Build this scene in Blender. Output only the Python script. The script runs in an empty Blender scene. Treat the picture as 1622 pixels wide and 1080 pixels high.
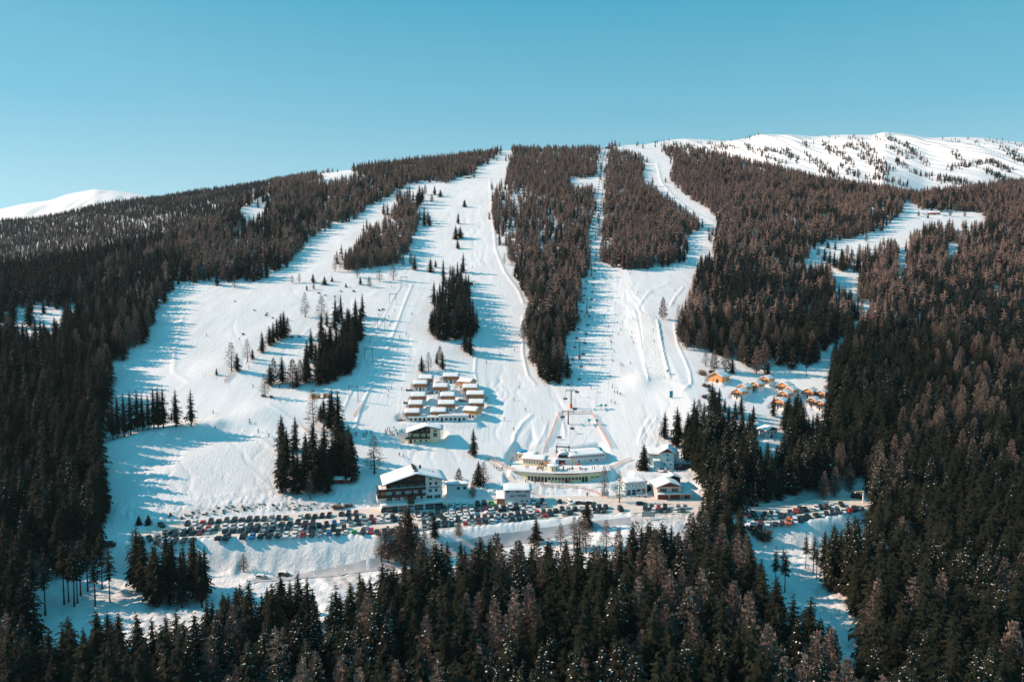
import bpy, bmesh, math, random
import numpy as np
from mathutils import Vector, Matrix
SC = bpy.context.scene
COL = SC.collection
R = math.radians
rnd = random.Random(11)
rng = np.random.default_rng(11)

# ------------------------------------------------------------------ camera, sky, sun, exposure
CAM_Z = 95.0
PITCH = math.atan(100 / 1200.0)
cam = bpy.data.cameras.new('camera')
cam.sensor_width = 36.0
cam.lens = 36.0 * 1200.0 / 1622.0
cam.clip_start = 1.0
cam.clip_end = 20000.0
cam_o = bpy.data.objects.new('camera', cam)
cam_o.location = (0, 0, CAM_Z)
cam_o.rotation_euler = (math.pi / 2 - PITCH, 0, 0)
COL.objects.link(cam_o)
SC.camera = cam_o

SUN_EL = R(31.0)
SUN_AZ = R(83.0)            # measured from straight ahead (+y) round to the left (-x)
sun = bpy.data.lights.new('sun', 'SUN')
sun.energy = 5.0
sun.angle = R(0.5)
sun.color = (1.0, 0.72, 0.56)
sun_o = bpy.data.objects.new('sun', sun)
sdir = Vector((-math.sin(SUN_AZ) * math.cos(SUN_EL), math.cos(SUN_AZ) * math.cos(SUN_EL), math.sin(SUN_EL)))
sun_o.rotation_euler = sdir.to_track_quat('Z', 'Y').to_euler()
sun_o.location = (-300, 200, 400)
COL.objects.link(sun_o)

world = bpy.data.worlds.new('World')
SC.world = world
world.use_nodes = True
wt = world.node_tree
bg = wt.nodes['Background']
sky = wt.nodes.new('ShaderNodeTexSky')
sky.sky_type = 'NISHITA'
sky.sun_disc = False
sky.sun_elevation = SUN_EL
sky.sun_rotation = -SUN_AZ
sky.altitude = 1700
sky.air_density = 0.75
sky.dust_density = 0.15
sky.ozone_density = 1.0
tint = wt.nodes.new('ShaderNodeMix')
tint.data_type = 'RGBA'
tint.blend_type = 'MULTIPLY'
tint.inputs[0].default_value = 1.0
tint.inputs[7].default_value = (0.62, 1.12, 1.0, 1)
wt.links.new(sky.outputs[0], tint.inputs[6])
# clear winter sky: pale at the horizon, teal blue above
tcw = wt.nodes.new('ShaderNodeTexCoord')
sep = wt.nodes.new('ShaderNodeSeparateXYZ')
wt.links.new(tcw.outputs['Generated'], sep.inputs[0])
ramp = wt.nodes.new('ShaderNodeValToRGB')
els = ramp.color_ramp.elements
els[0].position = 0.0; els[0].color = (0.42, 0.64, 0.71, 1)
els[1].position = 1.0; els[1].color = (0.055, 0.42, 0.62, 1)
for pos, c in ((0.10, (0.38, 0.60, 0.68)), (0.20, (0.15, 0.47, 0.61)), (0.34, (0.018, 0.355, 0.53))):
    e = els.new(pos); e.color = c + (1,)
wt.links.new(sep.outputs[2], ramp.inputs[0])
sca = wt.nodes.new('ShaderNodeVectorMath'); sca.operation = 'SCALE'; sca.inputs['Scale'].default_value = 5.4
wt.links.new(ramp.outputs[0], sca.inputs[0])
blend = wt.nodes.new('ShaderNodeMix'); blend.data_type = 'RGBA'; blend.inputs[0].default_value = 0.80
wt.links.new(tint.outputs[2], blend.inputs[6]); wt.links.new(sca.outputs[0], blend.inputs[7])
wt.links.new(blend.outputs[2], bg.inputs[0])
bg.inputs[1].default_value = 0.15

SC.view_settings.view_transform = 'Standard'
SC.view_settings.look = 'None'
SC.view_settings.exposure = 0.42
SC.view_settings.gamma = 1.0
SC.render.engine = 'CYCLES'
SC.cycles.max_bounces = 5
SC.cycles.diffuse_bounces = 3
SC.cycles.volume_bounces = 0
SC.cycles.use_denoising = True

# ------------------------------------------------------------------ helpers
def tag(o, label=None, cat=None, group=None, kind=None):
    if label: o['label'] = label
    if cat: o['category'] = cat
    if group: o['group'] = group
    if kind: o['kind'] = kind
    return o

def empty(name, loc, rz=0.0, label=None, cat=None, group=None):
    o = bpy.data.objects.new(name, None)
    o.empty_display_size = 0.5
    o.location = loc
    o.rotation_euler = (0, 0, rz)
    COL.objects.link(o)
    return tag(o, label, cat, group)

def obj(name, me, parent=None):
    o = bpy.data.objects.new(name, me)
    COL.objects.link(o)
    if parent is not None:
        o.parent = parent
    return o

def copy_tree(o, parent=None):
    c = o.copy()
    COL.objects.link(c)
    if parent is not None:
        c.parent = parent
    for ch in KIDS.get(o.name, ()):
        copy_tree(ch, c)
    return c

KIDS = {}
def remember(root):
    """note the children of a finished thing, so copying it never scans the scene"""
    def walk(o, table):
        KIDS[o.name] = table.get(o, [])
        for c in KIDS[o.name]: walk(c, table)
    table = {}
    for o in bpy.data.objects:
        if o.parent is not None:
            table.setdefault(o.parent, []).append(o)
    walk(root, table)

class MB:
    """collects polygons; build() links them as one mesh object"""
    def __init__(s): s.v = []; s.f = []; s.m = []
    def poly(s, pts, mi=0):
        b = len(s.v); s.v += [tuple(p) for p in pts]
        s.f.append(tuple(range(b, b + len(pts)))); s.m.append(mi)
    def box(s, x0, x1, y0, y1, z0, z1, mi=0):
        b = len(s.v)
        s.v += [(x0,y0,z0),(x1,y0,z0),(x1,y1,z0),(x0,y1,z0),(x0,y0,z1),(x1,y0,z1),(x1,y1,z1),(x0,y1,z1)]
        for q in ((0,3,2,1),(4,5,6,7),(0,1,5,4),(1,2,6,5),(2,3,7,6),(3,0,4,7)):
            s.f.append(tuple(b + i for i in q)); s.m.append(mi)
        return s
    def prism(s, prof, a, b, axis='y', mi=0):
        """closed profile [(u,z)] pushed from a to b along an axis"""
        n = len(prof); k = len(s.v)
        if axis == 'y':
            s.v += [(u, a, z) for u, z in prof] + [(u, b, z) for u, z in prof]
        else:
            s.v += [(a, u, z) for u, z in prof] + [(b, u, z) for u, z in prof]
        f1 = tuple(k + i for i in range(n)); f2 = tuple(k + n + i for i in reversed(range(n)))
        flip = axis != 'y'
        fs = [f1, f2] + [(k + (i + 1) % n, k + i, k + n + i, k + n + (i + 1) % n) for i in range(n)]
        for f in fs:
            s.f.append(tuple(reversed(f)) if flip else f); s.m.append(mi)
        return s
    def bar(s, p, q, r, n=6, mi=0, r2=None):
        p = Vector(p); q = Vector(q); d = (q - p)
        if d.length < 1e-6: return s
        d.normalize()
        a = d.orthogonal().normalized(); c = d.cross(a)
        r2 = r if r2 is None else r2
        k = len(s.v)
        for i in range(n):
            t = 2 * math.pi * i / n
            s.v.append(tuple(p + (a * math.cos(t) + c * math.sin(t)) * r))
        for i in range(n):
            t = 2 * math.pi * i / n
            s.v.append(tuple(q + (a * math.cos(t) + c * math.sin(t)) * r2))
        for i in range(n):
            s.f.append((k + i, k + (i + 1) % n, k + n + (i + 1) % n, k + n + i)); s.m.append(mi)
        s.f.append(tuple(k + i for i in reversed(range(n)))); s.m.append(mi)
        s.f.append(tuple(k + n + i for i in range(n))); s.m.append(mi)
        return s
    def mesh(s, name, mats):
        me = bpy.data.meshes.new(name)
        me.from_pydata(s.v, [], s.f)
        for m in (mats if isinstance(mats, (list, tuple)) else [mats]):
            me.materials.append(m)
        if any(s.m):
            me.polygons.foreach_set('material_index', s.m)
        me.update()
        return me
    def build(s, name, mats, parent=None):
        return obj(name, s.mesh(name, mats), parent)

# ------------------------------------------------------------------ materials
def new_mat(name):
    m = bpy.data.materials.new(name); m.use_nodes = True
    return m, m.node_tree, m.node_tree.nodes['Principled BSDF']

def mat(name, col, rough=0.8, var=0.12, scale=1.5, metal=0.0, spec=0.3, bump=0.0, stretch=None):
    """plain material broken up by noise"""
    m, nt, p = new_mat(name)
    tc = nt.nodes.new('ShaderNodeTexCoord')
    src = tc.outputs['Object']
    if stretch:
        mp = nt.nodes.new('ShaderNodeMapping'); mp.inputs['Scale'].default_value = stretch
        nt.links.new(src, mp.inputs[0]); src = mp.outputs[0]
    n = nt.nodes.new('ShaderNodeTexNoise'); n.inputs['Scale'].default_value = scale; n.inputs['Detail'].default_value = 4
    nt.links.new(src, n.inputs['Vector'])
    mx = nt.nodes.new('ShaderNodeMix'); mx.data_type = 'RGBA'
    mx.inputs[6].default_value = tuple(c * (1 - var) for c in col) + (1,)
    mx.inputs[7].default_value = tuple(min(1, c * (1 + var)) for c in col) + (1,)
    nt.links.new(n.outputs[0], mx.inputs[0])
    nt.links.new(mx.outputs[2], p.inputs['Base Color'])
    p.inputs['Roughness'].default_value = rough
    p.inputs['Metallic'].default_value = metal
    p.inputs['Specular IOR Level'].default_value = spec
    if bump:
        b = nt.nodes.new('ShaderNodeBump'); b.inputs['Strength'].default_value = bump; b.inputs['Distance'].default_value = 0.05
        nt.links.new(n.outputs[0], b.inputs['Height']); nt.links.new(b.outputs[0], p.inputs['Normal'])
    return m

def crown_mat(name, c1, c2, rough=0.9):
    m, nt, p = new_mat(name)
    oi = nt.nodes.new('ShaderNodeObjectInfo')
    geo = nt.nodes.new('ShaderNodeNewGeometry')
    n = nt.nodes.new('ShaderNodeTexNoise'); n.inputs['Scale'].default_value = 0.6
    tc = nt.nodes.new('ShaderNodeTexCoord'); nt.links.new(tc.outputs['Object'], n.inputs['Vector'])
    ad = nt.nodes.new('ShaderNodeMath'); ad.operation = 'MULTIPLY_ADD'; ad.inputs[1].default_value = 0.6
    nt.links.new(oi.outputs['Random'], ad.inputs[0])
    m2 = nt.nodes.new('ShaderNodeMath'); m2.operation = 'MULTIPLY'; m2.inputs[1].default_value = 0.4
    nt.links.new(n.outputs[0], m2.inputs[0]); nt.links.new(m2.outputs[0], ad.inputs[2])
    mx = nt.nodes.new('ShaderNodeMix'); mx.data_type = 'RGBA'
    mx.inputs[6].default_value = c1 + (1,); mx.inputs[7].default_value = c2 + (1,)
    nt.links.new(ad.outputs[0], mx.inputs[0])
    nt.links.new(mx.outputs[2], p.inputs['Base Color'])
    p.inputs['Roughness'].default_value = rough
    p.inputs['Specular IOR Level'].default_value = 0.1
    return m

def snow_mat(name, terrain=False):
    m, nt, p = new_mat(name)
    tc = nt.nodes.new('ShaderNodeTexCoord')
    n1 = nt.nodes.new('ShaderNodeTexNoise'); n1.inputs['Scale'].default_value = 0.03 if terrain else 0.4; n1.inputs['Detail'].default_value = 5
    nt.links.new(tc.outputs['Object'], n1.inputs['Vector'])
    mx = nt.nodes.new('ShaderNodeMix'); mx.data_type = 'RGBA'
    mx.inputs[6].default_value = (0.80, 0.80, 0.80, 1); mx.inputs[7].default_value = (0.88, 0.88, 0.88, 1)
    nt.links.new(n1.outputs[0], mx.inputs[0])
    col = mx.outputs[2]
    if terrain:      # skied-off and freshly groomed strips reflect a little differently
        n5 = nt.nodes.new('ShaderNodeTexNoise'); n5.inputs['Scale'].default_value = 0.05; n5.inputs['Detail'].default_value = 7; n5.inputs['Roughness'].default_value = 0.7; n5.inputs['Distortion'].default_value = 0.6
        mp5 = nt.nodes.new('ShaderNodeMapping'); mp5.inputs['Scale'].default_value = (3.5, 0.5, 1.0); mp5.inputs['Rotation'].default_value = (0, 0, 0.25)
        nt.links.new(tc.outputs['Object'], mp5.inputs[0]); nt.links.new(mp5.outputs[0], n5.inputs['Vector'])
        r5 = nt.nodes.new('ShaderNodeMapRange'); r5.inputs[1].default_value = 0.3; r5.inputs[2].default_value = 0.7; r5.inputs[3].default_value = 0.86; r5.inputs[4].default_value = 1.04
        nt.links.new(n5.outputs[0], r5.inputs[0])
        mu = nt.nodes.new('ShaderNodeVectorMath'); mu.operation = 'SCALE'
        nt.links.new(col, mu.inputs[0]); nt.links.new(r5.outputs[0], mu.inputs['Scale'])
        col = mu.outputs[0]
    p.inputs['Roughness'].default_value = 0.75
    p.inputs['Specular IOR Level'].default_value = 0.2
    if terrain:
        at = nt.nodes.new('ShaderNodeAttribute'); at.attribute_name = 'rough'
        # wind-blown and tracked snow, strongest where the snow is not groomed
        n2 = nt.nodes.new('ShaderNodeTexNoise'); n2.inputs['Scale'].default_value = 0.9; n2.inputs['Detail'].default_value = 6; n2.inputs['Roughness'].default_value = 0.65
        nt.links.new(tc.outputs['Object'], n2.inputs['Vector'])
        n3 = nt.nodes.new('ShaderNodeTexNoise'); n3.inputs['Scale'].default_value = 0.09; n3.inputs['Detail'].default_value = 4
        mp = nt.nodes.new('ShaderNodeMapping'); mp.inputs['Scale'].default_value = (7.0, 0.3, 1.0)
        nt.links.new(tc.outputs['Object'], mp.inputs[0]); nt.links.new(mp.outputs[0], n3.inputs['Vector'])
        mul = nt.nodes.new('ShaderNodeMath'); mul.operation = 'MULTIPLY'
        nt.links.new(n2.outputs[0], mul.inputs[0]); nt.links.new(at.outputs['Fac'], mul.inputs[1])
        m3 = nt.nodes.new('ShaderNodeMath'); m3.operation = 'MULTIPLY_ADD'; m3.inputs[1].default_value = 0.16
        nt.links.new(n3.outputs[0], m3.inputs[0]); nt.links.new(mul.outputs[0], m3.inputs[2])
        b = nt.nodes.new('ShaderNodeBump'); b.inputs['Strength'].default_value = 0.75; b.inputs['Distance'].default_value = 0.9
        nt.links.new(m3.outputs[0], b.inputs['Height']); nt.links.new(b.outputs[0], p.inputs['Normal'])
        # bare scrub and trodden earth showing through
        ad = nt.nodes.new('ShaderNodeAttribute'); ad.attribute_name = 'dirt'
        n4 = nt.nodes.new('ShaderNodeTexNoise'); n4.inputs['Scale'].default_value = 0.8; n4.inputs['Detail'].default_value = 5
        nt.links.new(tc.outputs['Object'], n4.inputs['Vector'])
        s = nt.nodes.new('ShaderNodeMath'); s.operation = 'MULTIPLY_ADD'; s.inputs[1].default_value = 2.0; s.inputs[2].default_value = -0.6
        nt.links.new(n4.outputs[0], s.inputs[0])
        d = nt.nodes.new('ShaderNodeMath'); d.operation = 'MULTIPLY'; d.use_clamp = True
        nt.links.new(s.outputs[0], d.inputs[0]); nt.links.new(ad.outputs['Fac'], d.inputs[1])
        mx2 = nt.nodes.new('ShaderNodeMix'); mx2.data_type = 'RGBA'
        mx2.inputs[7].default_value = (0.30, 0.22, 0.16, 1)
        nt.links.new(d.outputs[0], mx2.inputs[0]); nt.links.new(col, mx2.inputs[6])
        col = mx2.outputs[2]
    nt.links.new(col, p.inputs['Base Color'])
    return m

M = {}
M['terrain'] = snow_mat('snow_ground', True)
M['snow'] = snow_mat('snow')
M['lot'] = mat('trodden_grit', (0.68, 0.61, 0.54), 0.95, 0.3, 0.35)
M['road'] = mat('wet_asphalt', (0.44, 0.44, 0.45), 0.7, 0.3, 0.3)
M['plaster'] = mat('white_plaster', (0.74, 0.73, 0.72), 0.9, 0.06, 0.6)
M['cream'] = mat('cream_plaster', (0.82, 0.65, 0.45), 0.9, 0.07, 0.6)
M['yellow'] = mat('yellow_plaster', (0.84, 0.71, 0.46), 0.85, 0.08, 0.5)
M['teal_wall'] = mat('pale_blue_plaster', (0.55, 0.72, 0.74), 0.9, 0.06, 0.6)
M['pink'] = mat('rose_plaster', (0.70, 0.55, 0.50), 0.9, 0.06, 0.6)
M['grey_wall'] = mat('grey_plaster', (0.62, 0.61, 0.65), 0.9, 0.06, 0.6)
M['dark_wood'] = mat('dark_timber', (0.055, 0.035, 0.028), 0.8, 0.35, 2.0, stretch=(1, 1, 6))
M['brown_wood'] = mat('brown_timber', (0.42, 0.175, 0.088), 0.8, 0.3, 2.0, stretch=(1, 1, 6))
M['orange_wood'] = mat('orange_timber', (0.74, 0.34, 0.12), 0.75, 0.3, 2.0, stretch=(1, 1, 6))
M['red_wood'] = mat('red_brown_doors', (0.17, 0.06, 0.045), 0.7, 0.3, 2.0, stretch=(6, 1, 1))
M['glass'] = mat('window_glass', (0.03, 0.045, 0.055), 0.15, 0.3, 0.7, spec=0.6)
M['frame'] = mat('white_frames', (0.68, 0.68, 0.66), 0.6, 0.05)
M['metal'] = mat('galvanised_steel', (0.16, 0.16, 0.17), 0.5, 0.15, 2.0, metal=0.5)
M['dark_metal'] = mat('dark_steel', (0.05, 0.05, 0.055), 0.5, 0.2, 2.0, metal=0.4)
M['pad_orange'] = mat('orange_crash_pad', (0.75, 0.16, 0.06), 0.7, 0.1)
M['pad_teal'] = mat('teal_banner', (0.03, 0.30, 0.36), 0.6, 0.15)
M['net'] = mat('orange_netting', (0.78, 0.50, 0.40), 0.9, 0.2, 0.8)
M['pool'] = mat('blue_canopy', (0.02, 0.30, 0.55), 0.4, 0.1)
M['red'] = mat('red_fascia', (0.35, 0.05, 0.04), 0.7, 0.15)
M['sign_ink'] = mat('dark_lettering', (0.03, 0.04, 0.06), 0.6, 0.1)
M['concrete'] = mat('concrete', (0.42, 0.41, 0.40), 0.9, 0.12, 0.8)
M['bark'] = mat('bark', (0.085, 0.06, 0.048), 0.95, 0.3, 3.0)
M['spruce'] = crown_mat('spruce_needles', (0.004, 0.007, 0.005), (0.030, 0.032, 0.018))
M['larch'] = crown_mat('larch_twigs', (0.105, 0.078, 0.066), (0.27, 0.195, 0.155))
M['far_larch'] = crown_mat('far_larch_twigs', (0.075, 0.055, 0.048), (0.34, 0.225, 0.180))
M['far_spruce'] = crown_mat('far_spruce_needles', (0.006, 0.012, 0.012), (0.036, 0.036, 0.026))
M['scrub'] = crown_mat('scrub_twigs', (0.12, 0.09, 0.07), (0.30, 0.21, 0.16))
# ------------------------------------------------------------------ the lie of the land
CP, SP = math.cos(PITCH), math.sin(PITCH)
def ray_te(px, py):
    """slope of the sight line through a photo pixel: t = x/y, e = (z-CAM_Z)/y"""
    px = np.asarray(px, float); py = np.asarray(py, float)
    u = (px - 811) / 1200.0; v = (540 - py) / 1200.0
    dy = CP + v * SP
    return u / dy, (-SP + v * CP) / dy

def project(x, y, z):
    zr = z - CAM_Z
    d = y * CP - zr * SP
    return 811 + 1200 * x / d, 540 - 1200 * (y * SP + zr * CP) / d, d

def lattice(ix, iy, seed):
    h = (ix.astype(np.int64) * 374761393 + iy.astype(np.int64) * 668265263 + seed * 2147483647) & 0xffffffff
    h = ((h ^ (h >> 13)) * 1274126177) & 0xffffffff
    return ((h ^ (h >> 16)) & 0xffff) / 65535.0

def vnoise(x, y, seed=0):
    ix = np.floor(x); iy = np.floor(y)
    fx = x - ix; fy = y - iy
    fx = fx * fx * (3 - 2 * fx); fy = fy * fy * (3 - 2 * fy)
    a = lattice(ix, iy, seed); b = lattice(ix + 1, iy, seed)
    c = lattice(ix, iy + 1, seed); d = lattice(ix + 1, iy + 1, seed)
    return (a * (1 - fx) + b * fx) * (1 - fy) + (c * (1 - fx) + d * fx) * fy - 0.5

def sstep(a, b, x):
    t = np.clip((x - a) / (b - a), 0, 1)
    return t * t * (3 - 2 * t)

def pl(pts):
    a = np.array(pts, float); return a[:, 0], a[:, 1]

LOT_FRONT = pl([(-400,262),(-200,264),(-126,269),(-50,274),(-25,279),(5,289),(32,296),(47,299),(75,296),(91,287),(115,289),(148,306),(200,320),(400,330)])
LOT_BACK = pl([(-400,284),(-150,287),(-120,293),(-72,304),(-40,311),(-13,318),(24,325),(52,325),(80,322),(98,313),(130,321),(151,327),(300,345)])
FORE_Z = pl([(-400,-9),(-60,-9),(-25,-7.5),(0,-5.5),(25,-3.2),(45,-1.5),(60,-3),(85,-7),(150,-7),(250,2),(400,12)])
NEAR_SKY = [(-500,505),(-200,470),(0,441),(111,423),(197,400),(285,384),(337,365),(400,316),(440,300),(500,284),(563,271),(628,262),(711,253),(776,244),(800,239),(815,238.5),(850,240),(950,239),(968,233),(1000,230),(1040,229),(1062,235),(1130,246),(1200,261),(1290,288),(1360,303),(1450,313),(1622,303),(1900,290),(2200,280)]
FAR_SKY = [(-500,385),(-200,367),(0,352),(52,349),(104,340),(156,327),(207,319),(246,316),(311,305),(363,299),(415,290),(504,275),(563,268),(592,268),(628,260),(711,252),(776,244),(830,242),(960,240),(1060,223),(1090,220),(1150,224),(1185,219),(1208,213),(1240,213),(1290,216),(1340,213),(1385,213),(1400,207),(1412,209),(1440,212),(1470,217),(1530,217),(1560,218),(1622,226),(1900,240),(2200,250)]
FAR_DIST = pl([(-500,1900),(800,1900),(1050,2200),(1300,2600),(2200,2600)])
PEAK_SKY = [(-500,360),(-200,345),(0,331),(40,322),(80,317),(104,308),(135,302),(150,299),(168,301),(185,302),(230,309),(300,322),(400,345),(520,380),(700,420)]
def sky_te(pts):
    a = np.array(pts, float); t, e = ray_te(a[:, 0], a[:, 1]); return t, e, a[:, 0]
def smooth_sky(pts, w):
    a = np.array(pts, float); q = np.arange(a[0, 0], a[-1, 0], 4.0); v = np.interp(q, a[:, 0], a[:, 1])
    k = np.exp(-(np.arange(-60, 61) * 4.0 / w) ** 2); k /= k.sum()
    v2 = np.convolve(np.pad(v, 60, mode='edge'), k, mode='valid'); return list(zip(q, v2))
NEAR_SKY = smooth_sky(NEAR_SKY, 7.0); FAR_SKY = smooth_sky(FAR_SKY, 9.0); PEAK_SKY = smooth_sky(PEAK_SKY, 6.0)
NT_, NE_, _ = sky_te(NEAR_SKY); FT_, FE_, FP_ = sky_te(FAR_SKY); PT_, PE_, _ = sky_te(PEAK_SKY)
SLOPE = 0.3

NX, NY = 1500, 1000
TS = np.linspace(-1.15, 1.15, NX)
YS = np.exp(np.linspace(math.log(70.0), math.log(6500.0), NY))
LY0, LDY = math.log(70.0), math.log(6500.0 / 70.0) / (NY - 1)
T, Y = np.meshgrid(TS, YS)             # [iy, ix]
X = T * Y

def base_height(t, y):
    x = t * y
    ye = np.interp(x, *LOT_FRONT); zf = np.interp(x, *FORE_Z); yb = np.interp(x, *LOT_BACK)
    far = sstep(360, 900, y)
    yb = yb * (1 - far) + 308 * far
    # valley floor, bank and car park
    s = sstep(ye - 12, ye - 0.5, y)
    z = zf * (1 - s) - 0.03 * np.maximum(ye - 12 - y, 0)
    # ski slope
    w = y - yb
    z = z + SLOPE * np.where(w > 0, w * w / (w + 3.0), 0)
    # crest of the near hill
    e = np.interp(t, NT_, NE_)
    yc = (SLOPE * 308 + CAM_Z + 0.9 - 0.0) / (SLOPE - e)
    yb_c = 308.0
    zc = CAM_Z + e * yc
    down = zc - 0.16 * (y - yc)
    k = 3.0
    m = np.minimum(z, down) - k * np.log1p(np.exp(-np.abs(z - down) / k))
    m = m + k * math.log(2) * np.exp(-((y - yc) / 60.0) ** 2)
    # far ridge and the peak behind it
    fe = np.interp(t, FT_, FE_); fp = np.interp(t, FT_, FP_); fy = np.interp(fp, *FAR_DIST)
    fz = CAM_Z + fe * fy
    sl = 0.20 + 0.06 * sstep(800, 1100, fp)
    f = np.where(y < fy, fz - sl * (fy - y), fz - 0.12 * (y - fy))
    f = f - 0.55 * np.maximum(0, 1150 - y)
    rid = sstep(950, 1100, fp) * sstep(0, 300, fy - y) * sstep(-2600, -300, -(fy - y) * 2)
    wq = x + 0.16 * y + 30 * vnoise(x / 160, y / 190, 15)
    saw = (wq / 62.0) % 1.0
    gull = np.where(saw < 0.72, saw / 0.72, (1 - saw) / 0.28) * (0.55 + 0.9 * (vnoise(wq / 120, y / 330, 5) + .5)) + 0.35 * np.abs(vnoise(wq / 26.0, y / 120.0, 6)) * 2
    f = f + rid * 34 * (gull - 0.98)
    f = f + sstep(950, 1100, fp) * (26 * vnoise((x + .4 * y) / 260, y / 420, 12) + 9 * vnoise((x + .6 * y) / 90, y / 160, 13)) * np.exp(-((fy - y - 380) / 330.0) ** 2)
    pe = np.interp(t, PT_, PE_); pz = CAM_Z + pe * 5200
    g = np.where(y < 5200, pz - 0.25 * (5200 - y), pz - 0.2 * (y - 5200))
    g = g + (34 * vnoise((x + .3 * y) / 210.0, y / 330.0, 9) + 22 * np.abs(vnoise((x + .2 * y) / 90.0, y / 200.0, 10))) * sstep(0, 260, 5200 - y)
    z = np.maximum(np.maximum(m, f), g)
    return z

Z = base_height(T, Y)
# gentle rolls on the slope, wind drifts and ploughed heaps
on_hill = sstep(LOT_BACK[1].min() + 60, 480, Y)
Z += on_hill * (2.2 * vnoise(X / 70, Y / 55, 1) + 1.0 * vnoise(X / 24, Y / 30, 2)) * (1 - 0.6 * sstep(900, 1300, Y))
YE = np.interp(X, *LOT_FRONT); YB = np.interp(X, *LOT_BACK)
fore = sstep(0, 6, YE - 1.5 - Y) * sstep(-400, -250, -Y)
Z += fore * (1.1 * vnoise(X / 2.6, Y / 2.6, 3) + 1.2 * vnoise(X / 9, Y / 7, 4))
heap = sstep(0, 3, Y - YB) * (1 - sstep(8, 22, Y - YB)) + np.exp(-((Y - YE + 0.5) / 1.6) ** 2)
Z += heap * (0.9 * np.abs(vnoise(X / 2.2, Y / 2.2, 7)) * 2 + 0.2)
def lookup(x, y):
    x = np.asarray(x, float); y = np.asarray(y, float)
    fx = np.clip((x / y - TS[0]) / (TS[1] - TS[0]), 0, NX - 1.001)
    fy = np.clip((np.log(y) - LY0) / LDY, 0, NY - 1.001)
    ix = fx.astype(int); iy = fy.astype(int); ax = fx - ix; ay = fy - iy
    return ((Z[iy, ix] * (1 - ax) + Z[iy, ix + 1] * ax) * (1 - ay) + (Z[iy + 1, ix] * (1 - ax) + Z[iy + 1, ix + 1] * ax) * ay)

def ground(px, py, y0=80.0):
    """where the sight line through a photo pixel meets the ground"""
    t, e = ray_te(px, py); t = float(t); e = float(e)
    ys = np.exp(np.linspace(math.log(y0), math.log(6000), 2500))
    d = CAM_Z + e * ys - lookup(t * ys, ys)
    i = np.nonzero(d < 0)[0]
    if len(i) == 0: return Vector((t * 3000, 3000, float(lookup(t * 3000, 3000.0))))
    i = max(1, i[0]); a, b = d[i - 1], d[i]
    y = ys[i - 1] + (ys[i] - ys[i - 1]) * a / (a - b)
    return Vector((t * y, y, float(lookup(t * y, y))))

def flat_pad(cx, cy, hx, hy, yaw, z, fall=4.0):
    """level building platform cut into the slope"""
    global Z
    c, s = math.cos(yaw), math.sin(yaw)
    lx = (X - cx) * c + (Y - cy) * s; ly = -(X - cx) * s + (Y - cy) * c
    dx = np.maximum(np.abs(lx) - hx, 0); dy = np.maximum(np.abs(ly) - hy, 0)
    w = 1 - sstep(0, fall, np.sqrt(dx * dx + dy * dy))
    Z = Z * (1 - w) + z * w

ROUGH = np.zeros_like(Z); DIRT = np.zeros_like(Z)
def along(pts_px, width):
    """weight 1 on a polyline drawn over the ground, fading over its width"""
    P = [ground(*p) for p in pts_px]
    W = np.zeros_like(Z)
    for a, b in zip(P[:-1], P[1:]):
        x0, x1 = min(a.x, b.x) - 3 * width, max(a.x, b.x) + 3 * width
        y0, y1 = max(71, min(a.y, b.y) - 3 * width), max(a.y, b.y) + 3 * width
        i0 = np.searchsorted(YS, y0); i1 = np.searchsorted(YS, y1)
        tl = min(x0 / y0, x0 / y1); th = max(x1 / y0, x1 / y1)
        j0 = np.searchsorted(TS, tl); j1 = np.searchsorted(TS, th)
        xx = X[i0:i1, j0:j1]; yy = Y[i0:i1, j0:j1]
        if xx.size == 0: continue
        dx, dy = b.x - a.x, b.y - a.y; L2 = dx * dx + dy * dy + 1e-9
        q = np.clip(((xx - a.x) * dx + (yy - a.y) * dy) / L2, 0, 1)
        dd = np.hypot(xx - a.x - q * dx, yy - a.y - q * dy)
        W[i0:i1, j0:j1] = np.maximum(W[i0:i1, j0:j1], np.exp(-(dd / width) ** 2))
    return W
def berm(pts, h, width):
    global Z
    Z = Z + h * along(pts, width)
def blob(px, py, r, h):
    """a mound (or hollow) on the slope"""
    global Z
    g = ground(px, py)
    Z = Z + h * np.exp(-(((X - g.x) / r) ** 2 + ((Y - g.y) / (r * 1.1)) ** 2))

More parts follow.
